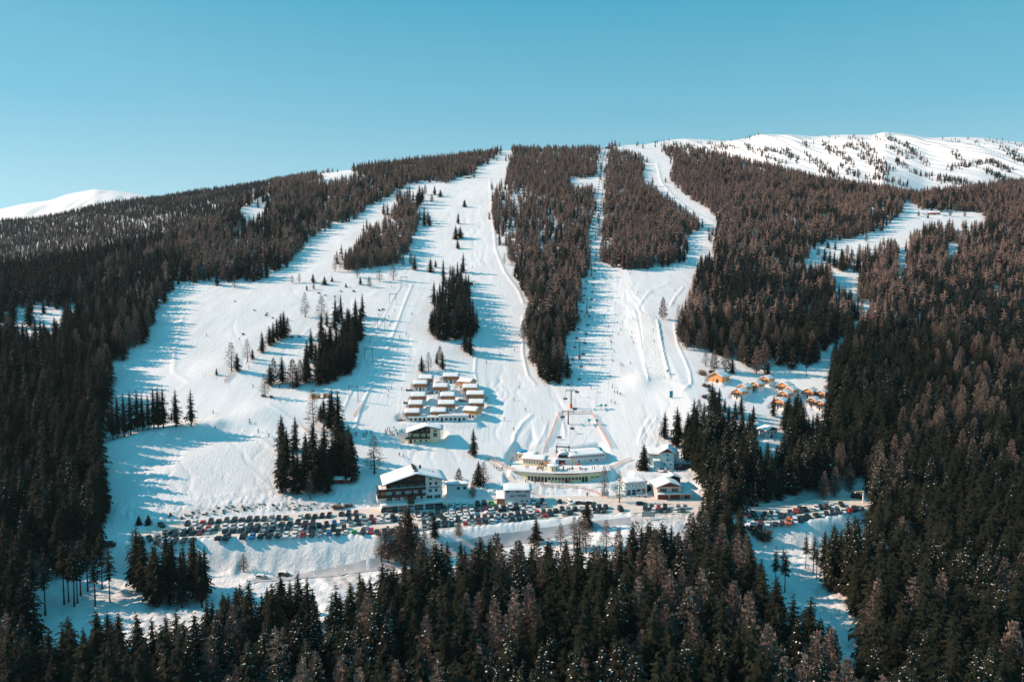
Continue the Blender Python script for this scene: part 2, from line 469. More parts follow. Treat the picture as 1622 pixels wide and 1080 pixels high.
# lip of ground below the row of spruces on the left, hummocks, piste edges and park features
berm([(150,716),(230,692),(300,676),(340,674)], 2.2, 5.0)
berm([(165,760),(230,735),(330,690),(390,684)], -1.6, 9.0)
blob(1015, 605, 8, 2.6); blob(405, 660, 14, 2.0); blob(350, 585, 16, 2.0); blob(520, 640, 12, 1.6)
for pts, h, w in [
    ([(653,450),(632,505),(611,560),(590,605),(571,648),(562,680)], 1.0, 1.1),
    ([(634,455),(606,505),(580,560),(548,640),(533,672)], 0.6, 1.0),
    ([(1005,492),(1013,530),(1020,570),(1027,602)], 0.9, 1.0),
    ([(1042,508),(1047,540),(1054,570),(1061,598)], 1.5, 1.2),
    ([(1068,512),(1073,545),(1085,570),(1093,590),(1095,608),(1080,620)], 1.0, 1.1),
    ([(1060,448),(1030,460),(1012,485),(1012,492)], 0.8, 1.2),
    ([(1083,455),(1070,470),(1062,485)], 0.9, 1.2),
    ([(776,285),(779,330),(785,395),(799,430),(822,462),(829,480)], 1.2, 1.6),
    ([(828,500),(828,560),(836,595),(848,609)], 1.0, 1.2),
    ([(1040,258),(1048,290),(1070,315),(1100,338),(1130,352)], 1.6, 2.2),
    ([(754,560),(752,590),(756,607)], 0.8, 0.9),
    ([(813,708),(815,690),(828,670),(842,658)], 1.1, 1.6),
    ([(848,708),(861,688),(866,672)], .5, 1.1),
    ([(883,655),(893,672),(895,690)], .6, 1.0),
    ([(938,657),(955,685),(968,712)], .5, 1.0),
    ([(1012,700),(1017,680),(1028,664)], .6, 1.5),
    ([(400,690),(470,735),(520,770)], 0.8, 1.5),
    ([(250,800),(330,790),(435,770)], 0.7, 1.2),
    ([(425,640),(470,670),(495,695)], 0.7, 1.2),
    ([(500,470),(560,480),(600,462),(640,450)], 0.8, 1.5),
    ([(540,500),(490,520),(470,540)], 0.7, 1.2),
    ([(290,500),(275,560),(275,590),(300,605),(360,612)], 0.8, 2.0),
    ([(1010,590),(1050,600),(1090,612)], 0.9, 2.0),
]:
    berm(pts, h * 0.6, w * 0.62)
# ski and groomer tracks pressed into the snow
trk = random.Random(5)
for (x0, x1, y0, y1, n, dxm) in [(200,420,690,760,12,90), (960,1010,430,470,8,40), (330,560,455,560,8,60), (700,790,300,420,7,30), (770,830,560,640,6,40), (640,700,640,700,5,60), (835,848,672,690,4,-12), (590,650,470,560,5,-50), (1000,1060,610,660,4,40), (860,930,560,620,4,60)]:
    for i in range(n):
        x = trk.uniform(x0, x1); y = trk.uniform(y0, y1); pts = [(x, y)]; ph = trk.uniform(0, 6); am = trk.uniform(2, 9); d_ = trk.uniform(-.3, 1) * dxm
        m_ = trk.randint(7, 12); ln = trk.uniform(40, 100)
        for k in range(1, m_):
            yy = y + ln * k / m_
            if yy > 788: break
            pts.append((x + d_ * k / m_ + am * math.sin(ph + k * 1.3), yy))
        if len(pts) > 2: berm(pts, -0.20, 0.55 + 0.0005 * 800)
def in_poly(px, py, poly):
    inside = np.zeros(np.shape(px), bool)
    n = len(poly); j = n - 1
    for i in range(n):
        xi, yi = poly[i]; xj, yj = poly[j]
        if yi != yj:
            c = ((yi > py) != (yj > py)) & (px < (xj - xi) * (py - yi) / (yj - yi) + xi)
            inside ^= c
        j = i
    return inside
PX, PY, _d = project(X, Y, Z)
# rough, ungroomed snow
for poly, a in [
    ([(285,480),(360,450),(560,440),(640,450),(560,560),(490,520),(420,560),(340,600),(280,590),(270,545)], 0.75),
    ([(160,690),(420,680),(500,760),(560,800),(380,820),(180,845)], 0.7),
    ([(1013,492),(1042,505),(1060,598),(1025,600)], 1.1),
    ([(818,700),(850,660),(870,665),(862,712)], 0.6),
    ([(1010,705),(1040,660),(1060,690),(1035,712)], 0.9),
    ([(640,590),(770,560),(775,700),(620,700)], 0.45),
]:
    ROUGH = np.maximum(ROUGH, a * in_poly(PX, PY, poly))
ROUGH = np.maximum(ROUGH, fore * 1.0)
ROUGH = np.maximum(ROUGH, 0.9 * sstep(0, 3, Y - YB) * (1 - sstep(10, 26, Y - YB)) * (1 - sstep(10, 40, X) * (1 - sstep(70, 100, X))))
ROUGH = np.maximum(ROUGH, 0.25)
# scrub and earth on the bank above the car park, brown yard by the lower road
for poly, a in [
    ([(250,822),(290,806),(350,800),(400,798),(420,803),(380,812),(300,822)], 0.55),
    ([(425,808),(450,795),(490,792),(540,798),(520,806),(460,812)], 0.6),
    ([(985,832),(1000,812),(960,800),(1080,786),(1120,790),(1180,806),(1180,822),(1100,826)], 0.9),
    ([(895,795),(960,785),(985,796),(970,802)], 0.8),
    ([(1010,745),(1090,736),(1100,750),(1040,752)], 0.5),
    ([(490,905),(530,898),(575,897),(560,935),(535,935)], 0.9),
    ([(640,880),(700,872),(700,878),(650,890)], 0.3),
]:
    DIRT = np.maximum(DIRT, a * in_poly(PX, PY, poly))
# ------------------------------------------------------------------ building platforms
def scale_at(g): return 1200.0 / (g.y * CP - (g.z - CAM_Z) * SP)      # photo pixels per metre
def site(px, py, yaw, L, W, level=True, grow=0.5, fall=3.5, raise_by=0.0):
    """ground point of the middle of a front wall; levels the ground under the building"""
    g = ground(px, py, 240.0)
    if level:
        c, s = math.cos(yaw), math.sin(yaw)
        flat_pad(g.x - s * (W * 0.5 - 1), g.y + c * (W * 0.5 - 1), L / 2 + grow, W / 2 + grow, yaw, g.z + raise_by, fall)
    return g
SITE = {}
SITE['hotel'] = site(653, 806, R(14), 27, 15)
SITE['shop'] = site(820, 799, R(2), 12, 10)
SITE['station'] = ground(889, 764, 240.0)
_g = SITE['station']; STATION_DECK = _g.z + 4.4
flat_pad(_g.x, _g.y + 1.0, 24, 3.5, 0.0, _g.z, 3.0)
flat_pad(_g.x, _g.y + 13.5, 23, 8.0, 0.0, STATION_DECK - 0.25, 3.0)
flat_pad(_g.x - 12, _g.y + 22, 9, 6.0, R(-15), STATION_DECK + 0.1, 4.0)
flat_pad(_g.x + 12.5, _g.y + 24, 10, 6.0, R(18), STATION_DECK + 0.1, 3.0)
SITE['blue_house'] = site(1050, 739, R(-12), 14, 10)
SITE['workshop'] = site(1008, 783, R(18), 10.5, 8)
SITE['garage_house'] = site(1060, 791, R(4), 11, 10)
SITE['yellow_hotel'] = site(671, 702, R(6), 18, 10)
SITE['wood_house'] = site(1222, 694, R(22), 7, 10)
CHALETS = [   # photo x of left and right end of the boarded front, its lower edge, turn, how it looks
 (664.6,684.4,606,0,'farthest back on the left, half hidden'), (655.5,676,614.5,2,'with a railed terrace, third row from top'),
 (702.5,726,602.5,0,'topmost of the village'), (724,746.8,611,-24,'upper one of two turned to show a sunlit gable'),
 (687,709.2,619.5,2,'in the middle column just below the turned upper one'), (734,756.2,620.5,0,'in the right column below the turned upper one'),
 (652,673.6,634.5,2,'in the left column, second above the front row'), (698.5,720,634,2,'in the middle column, second above the front row'),
 (740,767,631.5,0,'with a timber porch, longest of the right column'), (648,669,647.5,2,'in the left column, just above the front row'),
 (695,720.2,647,1,'in the middle column, just above the front row'), (744,766,645.5,0,'in the right column, above the front turned one'),
 (642,664.2,661,2,'leftmost of the front row'), (683,706,659.5,1,'in the middle of the front row'), (733,755,657.5,-22,'front one of two turned to show a sunlit gable'),
]
for i, (l, r, yb, yaw, _) in enumerate(CHALETS):
    g0 = ground((l + r) / 2, yb + 5.0, 240.0); L = (r - l) / scale_at(g0)
    SITE['chalet', i] = (site((l + r) / 2, yb + 5.0, R(yaw), L, 7.5, True, 0.3, 2.0), L)
SITE['terrace_row'] = site(694, 668, R(3), 38, 5)
ALPINE = [   # photo x, y of the foot of the gable, gable width in photo pixels, length, how it looks
 (1133,606,19,9,'big all-timber barn with an orange gable on the snowfield',True), (1210.5,611,13.5,7,'topmost chalet of the village at the wood edge',False),
 (1194,620,13,7,'chalet with a tall white ground floor, second from the top',False), (1175,624,13,7,'chalet behind the leftmost one, half hidden by its roof',False),
 (1167,632,14,7.5,'leftmost chalet of the village at the wood edge',False), (1239,622,17,7,'wide-gabled chalet with four windows in the middle of the village',False),
 (1249,629,14,6.5,'chalet just behind a pair of low ones',False), (1240,635,14,6.5,'low chalet between two others in a stepped row',False),
 (1232,648,17,7,'lowest chalet of the stepped row, standing above spruces',False), (1279,631,15,7,'chalet with a red-brown gable right of the stepped row',False),
 (1299,634,13,7,'chalet at the far right against the forest',False), (1285,645,11,6,'small chalet half hidden by spruces',False), (1298,650,13,6.5,'lowest chalet at the far right against the forest',False),
]
for i, (px, py, w, ln, _, barn) in enumerate(ALPINE):
    g0 = ground(px, py, 240.0); L = w / scale_at(g0) / math.cos(R(34)) * 1.0
    SITE['alpine', i] = (site(px, py, R(-34), L, ln, True, 0.2, 2.0), L)
SITE['shed'] = site(541, 767, R(3), 7.5, 5)
SITE['hut1'] = site(498, 632, R(-15), 3.2, 3.2); SITE['hut2'] = site(516, 631, R(-15), 2.8, 3.2)
SITE['top_hut'] = site(741, 283, 0.0, 9, 5); SITE['far_hut'] = site(1480, 341, R(-20), 14, 6); SITE['mid_hut'] = site(744, 452, R(0), 5, 4)
flat_pad(ground(1045, 746).x, ground(1045, 746).y, 12, 4, 0, ground(1045, 746).z, 3.0)
# ------------------------------------------------------------------ snow-covered ground as one sheet
def write_ground():
    nv = NX * NY
    co = np.empty((nv, 3), np.float32)
    co[:, 0] = X.ravel(); co[:, 1] = Y.ravel(); co[:, 2] = Z.ravel()
    i = np.arange(NY - 1)[:, None] * NX + np.arange(NX - 1)[None, :]
    quads = np.stack([i, i + 1, i + NX + 1, i + NX], -1).reshape(-1, 4).astype(np.int32)
    me = bpy.data.meshes.new('snow_slope')
    me.vertices.add(nv); me.vertices.foreach_set('co', co.ravel())
    nf = len(quads)
    me.loops.add(nf * 4); me.loops.foreach_set('vertex_index', quads.ravel())
    me.polygons.add(nf)
    me.polygons.foreach_set('loop_start', np.arange(0, nf * 4, 4, dtype=np.int32))
    me.polygons.foreach_set('loop_total', np.full(nf, 4, np.int32))
    me.polygons.foreach_set('use_smooth', np.ones(nf, bool))
    me.update(calc_edges=True)
    for nm, arr in (('rough', ROUGH), ('dirt', DIRT)):
        a = me.attributes.new(nm, 'FLOAT', 'POINT'); a.data.foreach_set('value', arr.ravel().astype(np.float32))
    me.materials.append(M['terrain'])
    tag(obj('snow_slope', me), kind='structure')

def ribbon(name, left, right, material, lift=0.05):
    """sheet laid over the ground between two lines of the same length"""
    mb = MB(); n = len(left); m = 6
    for i in range(n):
        for k in range(m + 1):
            f = k / m
            x = left[i][0] * (1 - f) + right[i][0] * f; y = left[i][1] * (1 - f) + right[i][1] * f
            mb.v.append((x, y, float(lookup(x, y)) + lift))
    for i in range(n - 1):
        for k in range(m):
            a = i * (m + 1) + k
            mb.f.append((a, a + m + 1, a + m + 2, a + 1)); mb.m.append(0)
    o = mb.build(name, material)
    for p in o.data.polygons: p.use_smooth = True
    return tag(o, kind='structure')
write_ground()
# car parks and roads
xs = np.linspace(-139, 76, 90)
ribbon('parking_lot', [(x, float(np.interp(x, *LOT_FRONT)) + 0.6) for x in xs], [(x, float(np.interp(x, *LOT_BACK)) - 0.8) for x in xs], M['lot'], 0.12)
xs = np.linspace(76, 150, 40)
ribbon('parking_lot', [(x, float(np.interp(x, *LOT_FRONT)) + 0.6) for x in xs], [(x, float(np.interp(x, *LOT_BACK)) - 0.8) for x in xs], M['lot'], 0.12)
def road(name, pts, w, m, lift=0.15):
    P = [ground(*p, 150.0) for p in pts]
    Q = []
    for a, b in zip(P[:-1], P[1:]):
        n = max(2, int((b - a).length / 2.5))
        Q += [a.lerp(b, i / n) for i in range(n)]
    Q.append(P[-1]); L_ = []; R_ = []
    for i, q in enumerate(Q):
        t = (Q[min(i + 1, len(Q) - 1)] - Q[max(i - 1, 0)]); t.z = 0; t.normalize()
        L_.append((q.x - t.y * w / 2, q.y + t.x * w / 2)); R_.append((q.x + t.y * w / 2, q.y - t.x * w / 2))
    return ribbon(name, R_, L_, m, lift)
road('road', [(1000,825),(960,830),(900,839),(850,848),(800,857),(750,867),(700,876),(640,888),(590,899),(540,906),(480,912),(400,918)], 5.0, M['road'])
road('road', [(1195,806),(1235,802),(1260,795),(1290,782),(1320,772),(1350,762)], 5.0, M['road'])
road('path', [(885,797),(845,775),(800,752),(772,727)], 2.6, M['lot'], 0.1)
# ------------------------------------------------------------------ trees: meshes of unit kinds, 10 m tall, scaled where they stand
def tri_mesh(name, V, F, MI, mats):
    me = bpy.data.meshes.new(name)
    me.from_pydata(V, [], F)
    for m in mats: me.materials.append(m)
    if MI is not None: me.polygons.foreach_set('material_index', MI)
    me.update()
    return me

def spruce_shape(seed, levels=24, nb=7, teeth=3, width=1.9, f0=0.10, snow=0.1, lean=0.0, ragged=0.25, core=True, full=0.70):
    r = random.Random(seed)
    V = []; F = []; MI = []
    def add(pts, mi):
        b = len(V); V.extend(pts); F.append(tuple(range(b, b + len(pts)))); MI.append(mi)
    H = 10.0
    for i in range(levels):
        f = f0 + (1 - f0) * (i / (levels - 0.4)) ** 0.92
        z0 = H * f
        prof = (1 - (f - f0) / (1 - f0)) ** full * min(1, 0.55 + (f - f0) * 3.5)
        for j in range(nb if f < 0.85 else max(4, nb - 2)):
            a = 2 * math.pi * (j + r.random() * 0.8) / nb + i * 2.399
            L = width * prof * (1 + ragged * (r.random() * 2 - 1.2)) + 0.10
            if r.random() < 0.06: L *= 0.4
            droop = (0.42 + 0.25 * r.random()) * L * (1 - 0.55 * f)
            w = L * 0.46 + 0.09
            ca, sa = math.cos(a), math.sin(a)
            z = z0 + r.uniform(-0.12, 0.12)
            def P(s, side, dz=0.0):
                x = L * s; zz = z - droop * s ** 1.3 + 0.10 * L * s * s - abs(side) * 0.55 + dz
                return (x * ca - side * sa, x * sa + side * ca, zz)
            if teeth == 1:
                add([P(0, 0), P(0.55, w * 0.6), P(1, 0), P(0.55, -w * 0.6)], 0)
            else:
                for s_ in (1, -1):
                    for k in range(teeth):
                        s0 = k / teeth; s1 = (k + 1) / teeth
                        sw = w * (1 - 0.55 * s0) * r.uniform(0.65, 1.15)
                        add([P(s0 * 0.9, 0), P(min(1.05, s1 + 0.12), s_ * sw), P(s1, 0)], 0)
            if r.random() < snow and f < 0.95:
                q = r.uniform(0.3, 0.7); e = q + r.uniform(0.12, 0.32); sw = w * r.uniform(0.08, 0.24)
                add([P(q, 0, .09), P((q + e) / 2, sw, .14), P(min(1, e), 0, .09), P((q + e) / 2, -sw, .14)], 1)
    if core:      # the dense inner shoots round the stem
        n = 7
        for k in range(9):
            fa = f0 + 0.02 + (0.93 - f0) * k / 9; fb = f0 + 0.02 + (0.93 - f0) * (k + 1) / 9
            for j in range(n):
                a = 2 * math.pi * j / n + k; b = 2 * math.pi * (j + 1) / n + k
                ra = width * 0.36 * (1 - (fa - f0) / (1 - f0)) ** 0.8; rb = width * 0.30 * (1 - (fb - f0) / (1 - f0)) ** 0.8
                add([(ra * math.cos(a), ra * math.sin(a), H * fa - .3), (ra * math.cos(b), ra * math.sin(b), H * fa - .3),
                     (rb * math.cos((a + b) / 2), rb * math.sin((a + b) / 2), H * fb)], 0)
    return V, F, MI

def larch_shape(seed, levels=20, nb=7, twigs=5, width=2.1, f0=0.12, snow=0.03, thin=1.0):
    r = random.Random(seed)
    V = []; F = []; MI = []
    def add(pts, mi):
        b = len(V); V.extend(pts); F.append(tuple(range(b, b + len(pts)))); MI.append(mi)
    H = 10.0
    for i in range(levels):
        f = f0 + (1 - f0) * (i / (levels - 0.3)) ** 0.95
        prof = (1 - (f - f0) / (1 - f0)) ** 0.7 * min(1, 0.5 + (f - f0) * 3.0)
        for j in range(nb):
            a = 2 * math.pi * (j + r.random()) / nb + i * 2.1
            L = width * prof * r.uniform(0.6, 1.15) + 0.12
            rise = r.uniform(-0.05, 0.30) * L
            ca, sa = math.cos(a), math.sin(a); z = H * f + r.uniform(-.15, .15)
            def P(s, side, dz=0.0):
                x = L * s
                return (x * ca - side * sa, x * sa + side * ca, z + rise * s * s - 0.15 * L * s + dz)
            bw = 0.035 + 0.02 * L
            add([P(0, -bw), P(0, bw), P(1, 0)], 0)
            for k in range(twigs):
                s0 = 0.2 + 0.8 * (k + r.random() * 0.6) / twigs
                sd = r.choice((-1, 1)); l2 = L * r.uniform(0.22, 0.42) * (1.1 - 0.5 * s0)
                tw = 0.10 * thin + 0.05 * L * thin
                q0 = P(s0, 0); up = r.uniform(-0.5, 0.35) * l2
                q1 = P(min(1.12, s0 + 0.18), sd * l2, up)
                q2 = P(min(1.1, s0 + tw / max(L, .3)), sd * l2 * 0.15, 0.10 * thin)
                add([q0, q1, q2], 0)
                add([q0, (q1[0], q1[1], q1[2] - 0.22 * thin), (q2[0], q2[1], q2[2] - 0.12 * thin)], 0)
            if r.random() < snow:
                add([P(.3, 0, .08), P(.5, .1, .1), P(.75, 0, .08), P(.5, -.1, .1)], 1)
    return V, F, MI

def stem_shape(seed, r0=0.20, top=0.97, n=6):
    r = random.Random(seed); V = []; F = []
    rings = 6
    for k in range(rings + 1):
        f = k / rings; rad = r0 * (1 - 0.93 * f) * (1.5 - 0.5 * min(1, f * 6))
        ox, oy = r.uniform(-.04, .04) * f * 3, r.uniform(-.04, .04) * f * 3
        for i in range(n):
            a = 2 * math.pi * i / n
            V.append((ox + rad * math.cos(a), oy + rad * math.sin(a), -0.8 + (10.8 * top) * f))
    for k in range(rings):
        for i in range(n):
            a = k * n + i; b = k * n + (i + 1) % n
            F.append((a, b, b + n, a + n))
    return V, F

TREES = {'spruce': [], 'snowy': [], 'larch': [], 'bare': [], 'stem': [], 'far_spruce': [], 'far_larch': [], 'round': [], 'slim': []}
def make_kind(key, n, fn, mats, **kw):
    for i in range(n):
        V, F, MI = fn(100 * i + len(key) * 7 + 3, **kw)
        c = tri_mesh(key + '_crown', V, F, MI, mats)
        r0 = {'stem': 0.14, 'far_spruce': 0.16, 'far_larch': 0.14}.get(key, 0.17)
        tv, tf = stem_shape(i + 5, r0)
        t = tri_mesh(key + '_trunk', tv, tf, None, [M['bark']])
        nb = len(V)     # crown and trunk in one mesh, for the far-off woods
        whole = tri_mesh(key + '_tree', V + tv, list(F) + [tuple(a + nb for a in f) for f in tf], MI + [2] * len(tf), list(mats) + [M['bark']])
        TREES[key].append((c, t, whole))
SM = [M['spruce'], M['snow']]; LM = [M['larch'], M['snow']]
make_kind('spruce', 6, spruce_shape, SM, snow=0.0, width=1.75, ragged=0.5, levels=26)
make_kind('snowy', 5, spruce_shape, SM, snow=0.6, width=1.8, ragged=0.45, levels=26)
make_kind('slim', 4, spruce_shape, SM, snow=0.0, width=1.6, f0=0.14, levels=22, nb=6, ragged=0.5)
make_kind('round', 3, spruce_shape, SM, snow=0.02, width=2.5, f0=0.04, levels=20, ragged=0.3)
make_kind('stem', 4, spruce_shape, SM, snow=0.02, width=1.25, f0=0.42, levels=15, nb=6, ragged=0.5, core=False)
make_kind('larch', 5, larch_shape, LM, width=2.2, levels=22, twigs=6, thin=1.1)
make_kind('bare', 4, larch_shape, LM, width=2.1, levels=17, nb=6, twigs=5, thin=0.85, f0=0.15)
FS = [M['far_spruce'], M['snow']]; FL = [M['far_larch'], M['snow']]
make_kind('far_spruce', 5, spruce_shape, FS, levels=11, nb=6, teeth=1, snow=0.03, width=2.3, ragged=0.45)
make_kind('far_larch', 5, spruce_shape, FL, levels=10, nb=6, teeth=1, snow=0.0, width=2.75, ragged=0.5, f0=0.10, full=0.55)

# ------------------------------------------------------------------ where the woods stand, read off the photograph as areas of ground
SNOW = [
 [(150,862),(172,830),(172,780),(158,742),(166,700),(172,640),(172,605),(174,580),(197,572),(205,554),(228,546),(236,525),(244,515),(246,486),(259,481),(262,468),(275,450),(400,446),(441,435),(467,407),(488,379),(519,366),(530,355),(555,353),(566,345),(581,330),(615,313),(644,293),(670,287),(706,291),(721,283),(752,278),(755,267),(778,254),(789,244),(800,230),(814,230),(803,262),(804,285),(789,282),(781,317),(781,343),(784,361),(791,379),(804,402),(810,428),(820,449),(840,481),(831,491),(834,528),(836,536),(835,569),(841,595),(862,608),(888,612),(892,574),(896,548),(904,528),(911,507),(915,476),(920,455),(927,449),(932,433),(933,381),(937,345),(941,317),(941,291),(943,278),(946,252),(953,234),(955,220),(970,220),(964,234),(962,265),(959,291),(958,317),(953,355),(950,381),(949,410),(968,424),(1005,430),(1059,422),(1088,412),(1090,392),(1088,379),(1111,361),(1112,345),(1098,332),(1070,317),(1044,296),(1018,278),(1020,252),(1016,238),(975,233),(985,220),(1010,210),(1038,212),(1050,240),(1060,250),(1067,262),(1058,270),(1059,280),(1075,301),(1103,322),(1124,332),(1137,348),(1121,356),(1119,379),(1132,390),(1109,402),(1103,420),(1098,449),(1088,470),(1075,484),(1071,523),(1075,543),(1096,559),(1116,556),(1190,583),(1222,570),(1240,585),(1300,578),(1318,590),(1310,625),(1300,640),(1290,650),(1262,618),(1248,628),(1217,625),(1177,623),(1150,634),(1140,605),(1130,605),(1114,631),(1067,641),(1047,653),(1042,696),(1068,700),(1090,745),(1100,760),(1115,775),(1165,802),(1200,806),(1250,790),(1300,775),(1365,765),(1395,800),(1385,812),(1325,822),(1276,840),(1265,869),(1304,897),(1304,925),(1336,960),(1385,999),(1353,1034),(1343,1027),(1318,999),(1307,953),(1255,939),(1223,911),(1208,911),(1197,858),(1187,848),(1173,816),(1152,797),(1138,790),(1113,786),(1081,829),(1053,825),(1029,822),(1011,825),(997,825),(962,853),(941,857),(884,850),(817,860),(790,846),(741,853),(713,857),(667,857),(640,880),(597,894),(576,899),(545,925),(530,930),(526,909),(495,906),(467,902),(435,913),(418,920),(334,927),(330,945),(205,972),(155,962),(105,966),(88,1000),(42,997),(42,911),(88,907),(150,905)],
 [(1435,318),(1456,327),(1459,334),(1560,339),(1557,345),(1536,350),(1513,343),(1487,346),(1461,348),(1446,364),(1437,379),(1436,392),(1439,407),(1437,428),(1424,428),(1424,415),(1425,390),(1420,368),(1389,377),(1357,386),(1334,394),(1326,412),(1316,416),(1300,410),(1272,404),(1286,394),(1311,384),(1345,379),(1368,374),(1386,368),(1409,363),(1412,353),(1425,340)],
 [(1319,431),(1340,428),(1362,440),(1358,455),(1325,445)],
 [(1497,388),(1520,388),(1520,397),(1500,395)],
 [(1381,466),(1383,468),(1369,487),(1359,504),(1336,532),(1320,544),(1300,574),(1298,572),(1298,564),(1318,542),(1333,529),(1357,502),(1367,485)],
 [(902,284),(942,281),(942,288),(907,289)],
 [(500,274),(565,264),(565,271),(515,283)],
 [(378,334),(412,322),(424,324),(395,345)],
 [(505,975),(528,970),(524,1040),(503,1045)],
 [(1196,664),(1240,668),(1243,694),(1204,698)],
 [(1420,1008),(1436,1015),(1447,1035),(1425,1025)],
]
THIN = [
 ([(0,535),(0,495),(52,484),(104,487),(150,473),(156,496),(110,510),(85,545),(40,560)], 0.10),
 ([(795,282),(845,298),(860,330),(835,350),(800,345),(785,300)], 0.35),
 ([(785,345),(815,350),(830,420),(815,440),(800,405)], 0.5),
 ([(400,300),(430,296),(435,320),(400,328)], 0.4),
 ([(180,348),(270,340),(272,356),(185,362)], 0.5),
 ([(820,320),(935,330),(930,360),(830,380)], 0.7),
 ([(1170,250),(1215,262),(1215,282),(1175,275)], 0.5),
]
ISLANDS = [
 ('larch', 0.75, 'in the wooded strip between the two upper pistes', [(527,431),(527,413),(540,402),(553,392),(566,381),(576,366),(602,343),(615,335),(626,314),(644,301),(651,306),(657,324),(664,345),(685,353),(682,358),(659,366),(654,387),(646,402),(626,420),(581,428),(545,432)]),
 ('spruce', 0.12, 'in the tight clump above the chalet village', [(680,502),(685,473),(700,440),(712,430),(738,430),(745,455),(750,489),(759,525),(747,536),(703,541),(683,533)]),
 ('spruce', 0.1, 'in the long clump left of the drag lift', [(496,543),(511,520),(527,508),(545,500),(561,489),(571,500),(581,512),(584,530),(566,554),(561,580),(537,611),(491,611),(478,595),(480,574),(496,559)]),
 ('spruce', 0.15, 'in the tall clump left of the big hotel', [(436,703),(455,700),(471,702),(494,670),(510,671),(526,668),(549,652),(562,690),(567,712),(570,754),(560,762),(529,768),(516,787),(491,792),(463,789),(437,783)]),
]
def any_poly(px, py, polys):
    r = np.zeros(np.shape(px), bool)
    for p in polys: r |= in_poly(px, py, p)
    return r

ERUN = np.maximum.accumulate((Z - CAM_Z) / Y, axis=0)      # what the ground hides
def seen_over_ground(x, y, z):
    fx = np.clip(((x / y - TS[0]) / (TS[1] - TS[0])).astype(int), 0, NX - 1)
    fy = np.clip(((np.log(y) - LY0) / LDY).astype(int) - 1, 0, NY - 1)
    return (z - CAM_Z) / y > ERUN[fy, fx] - 0.004

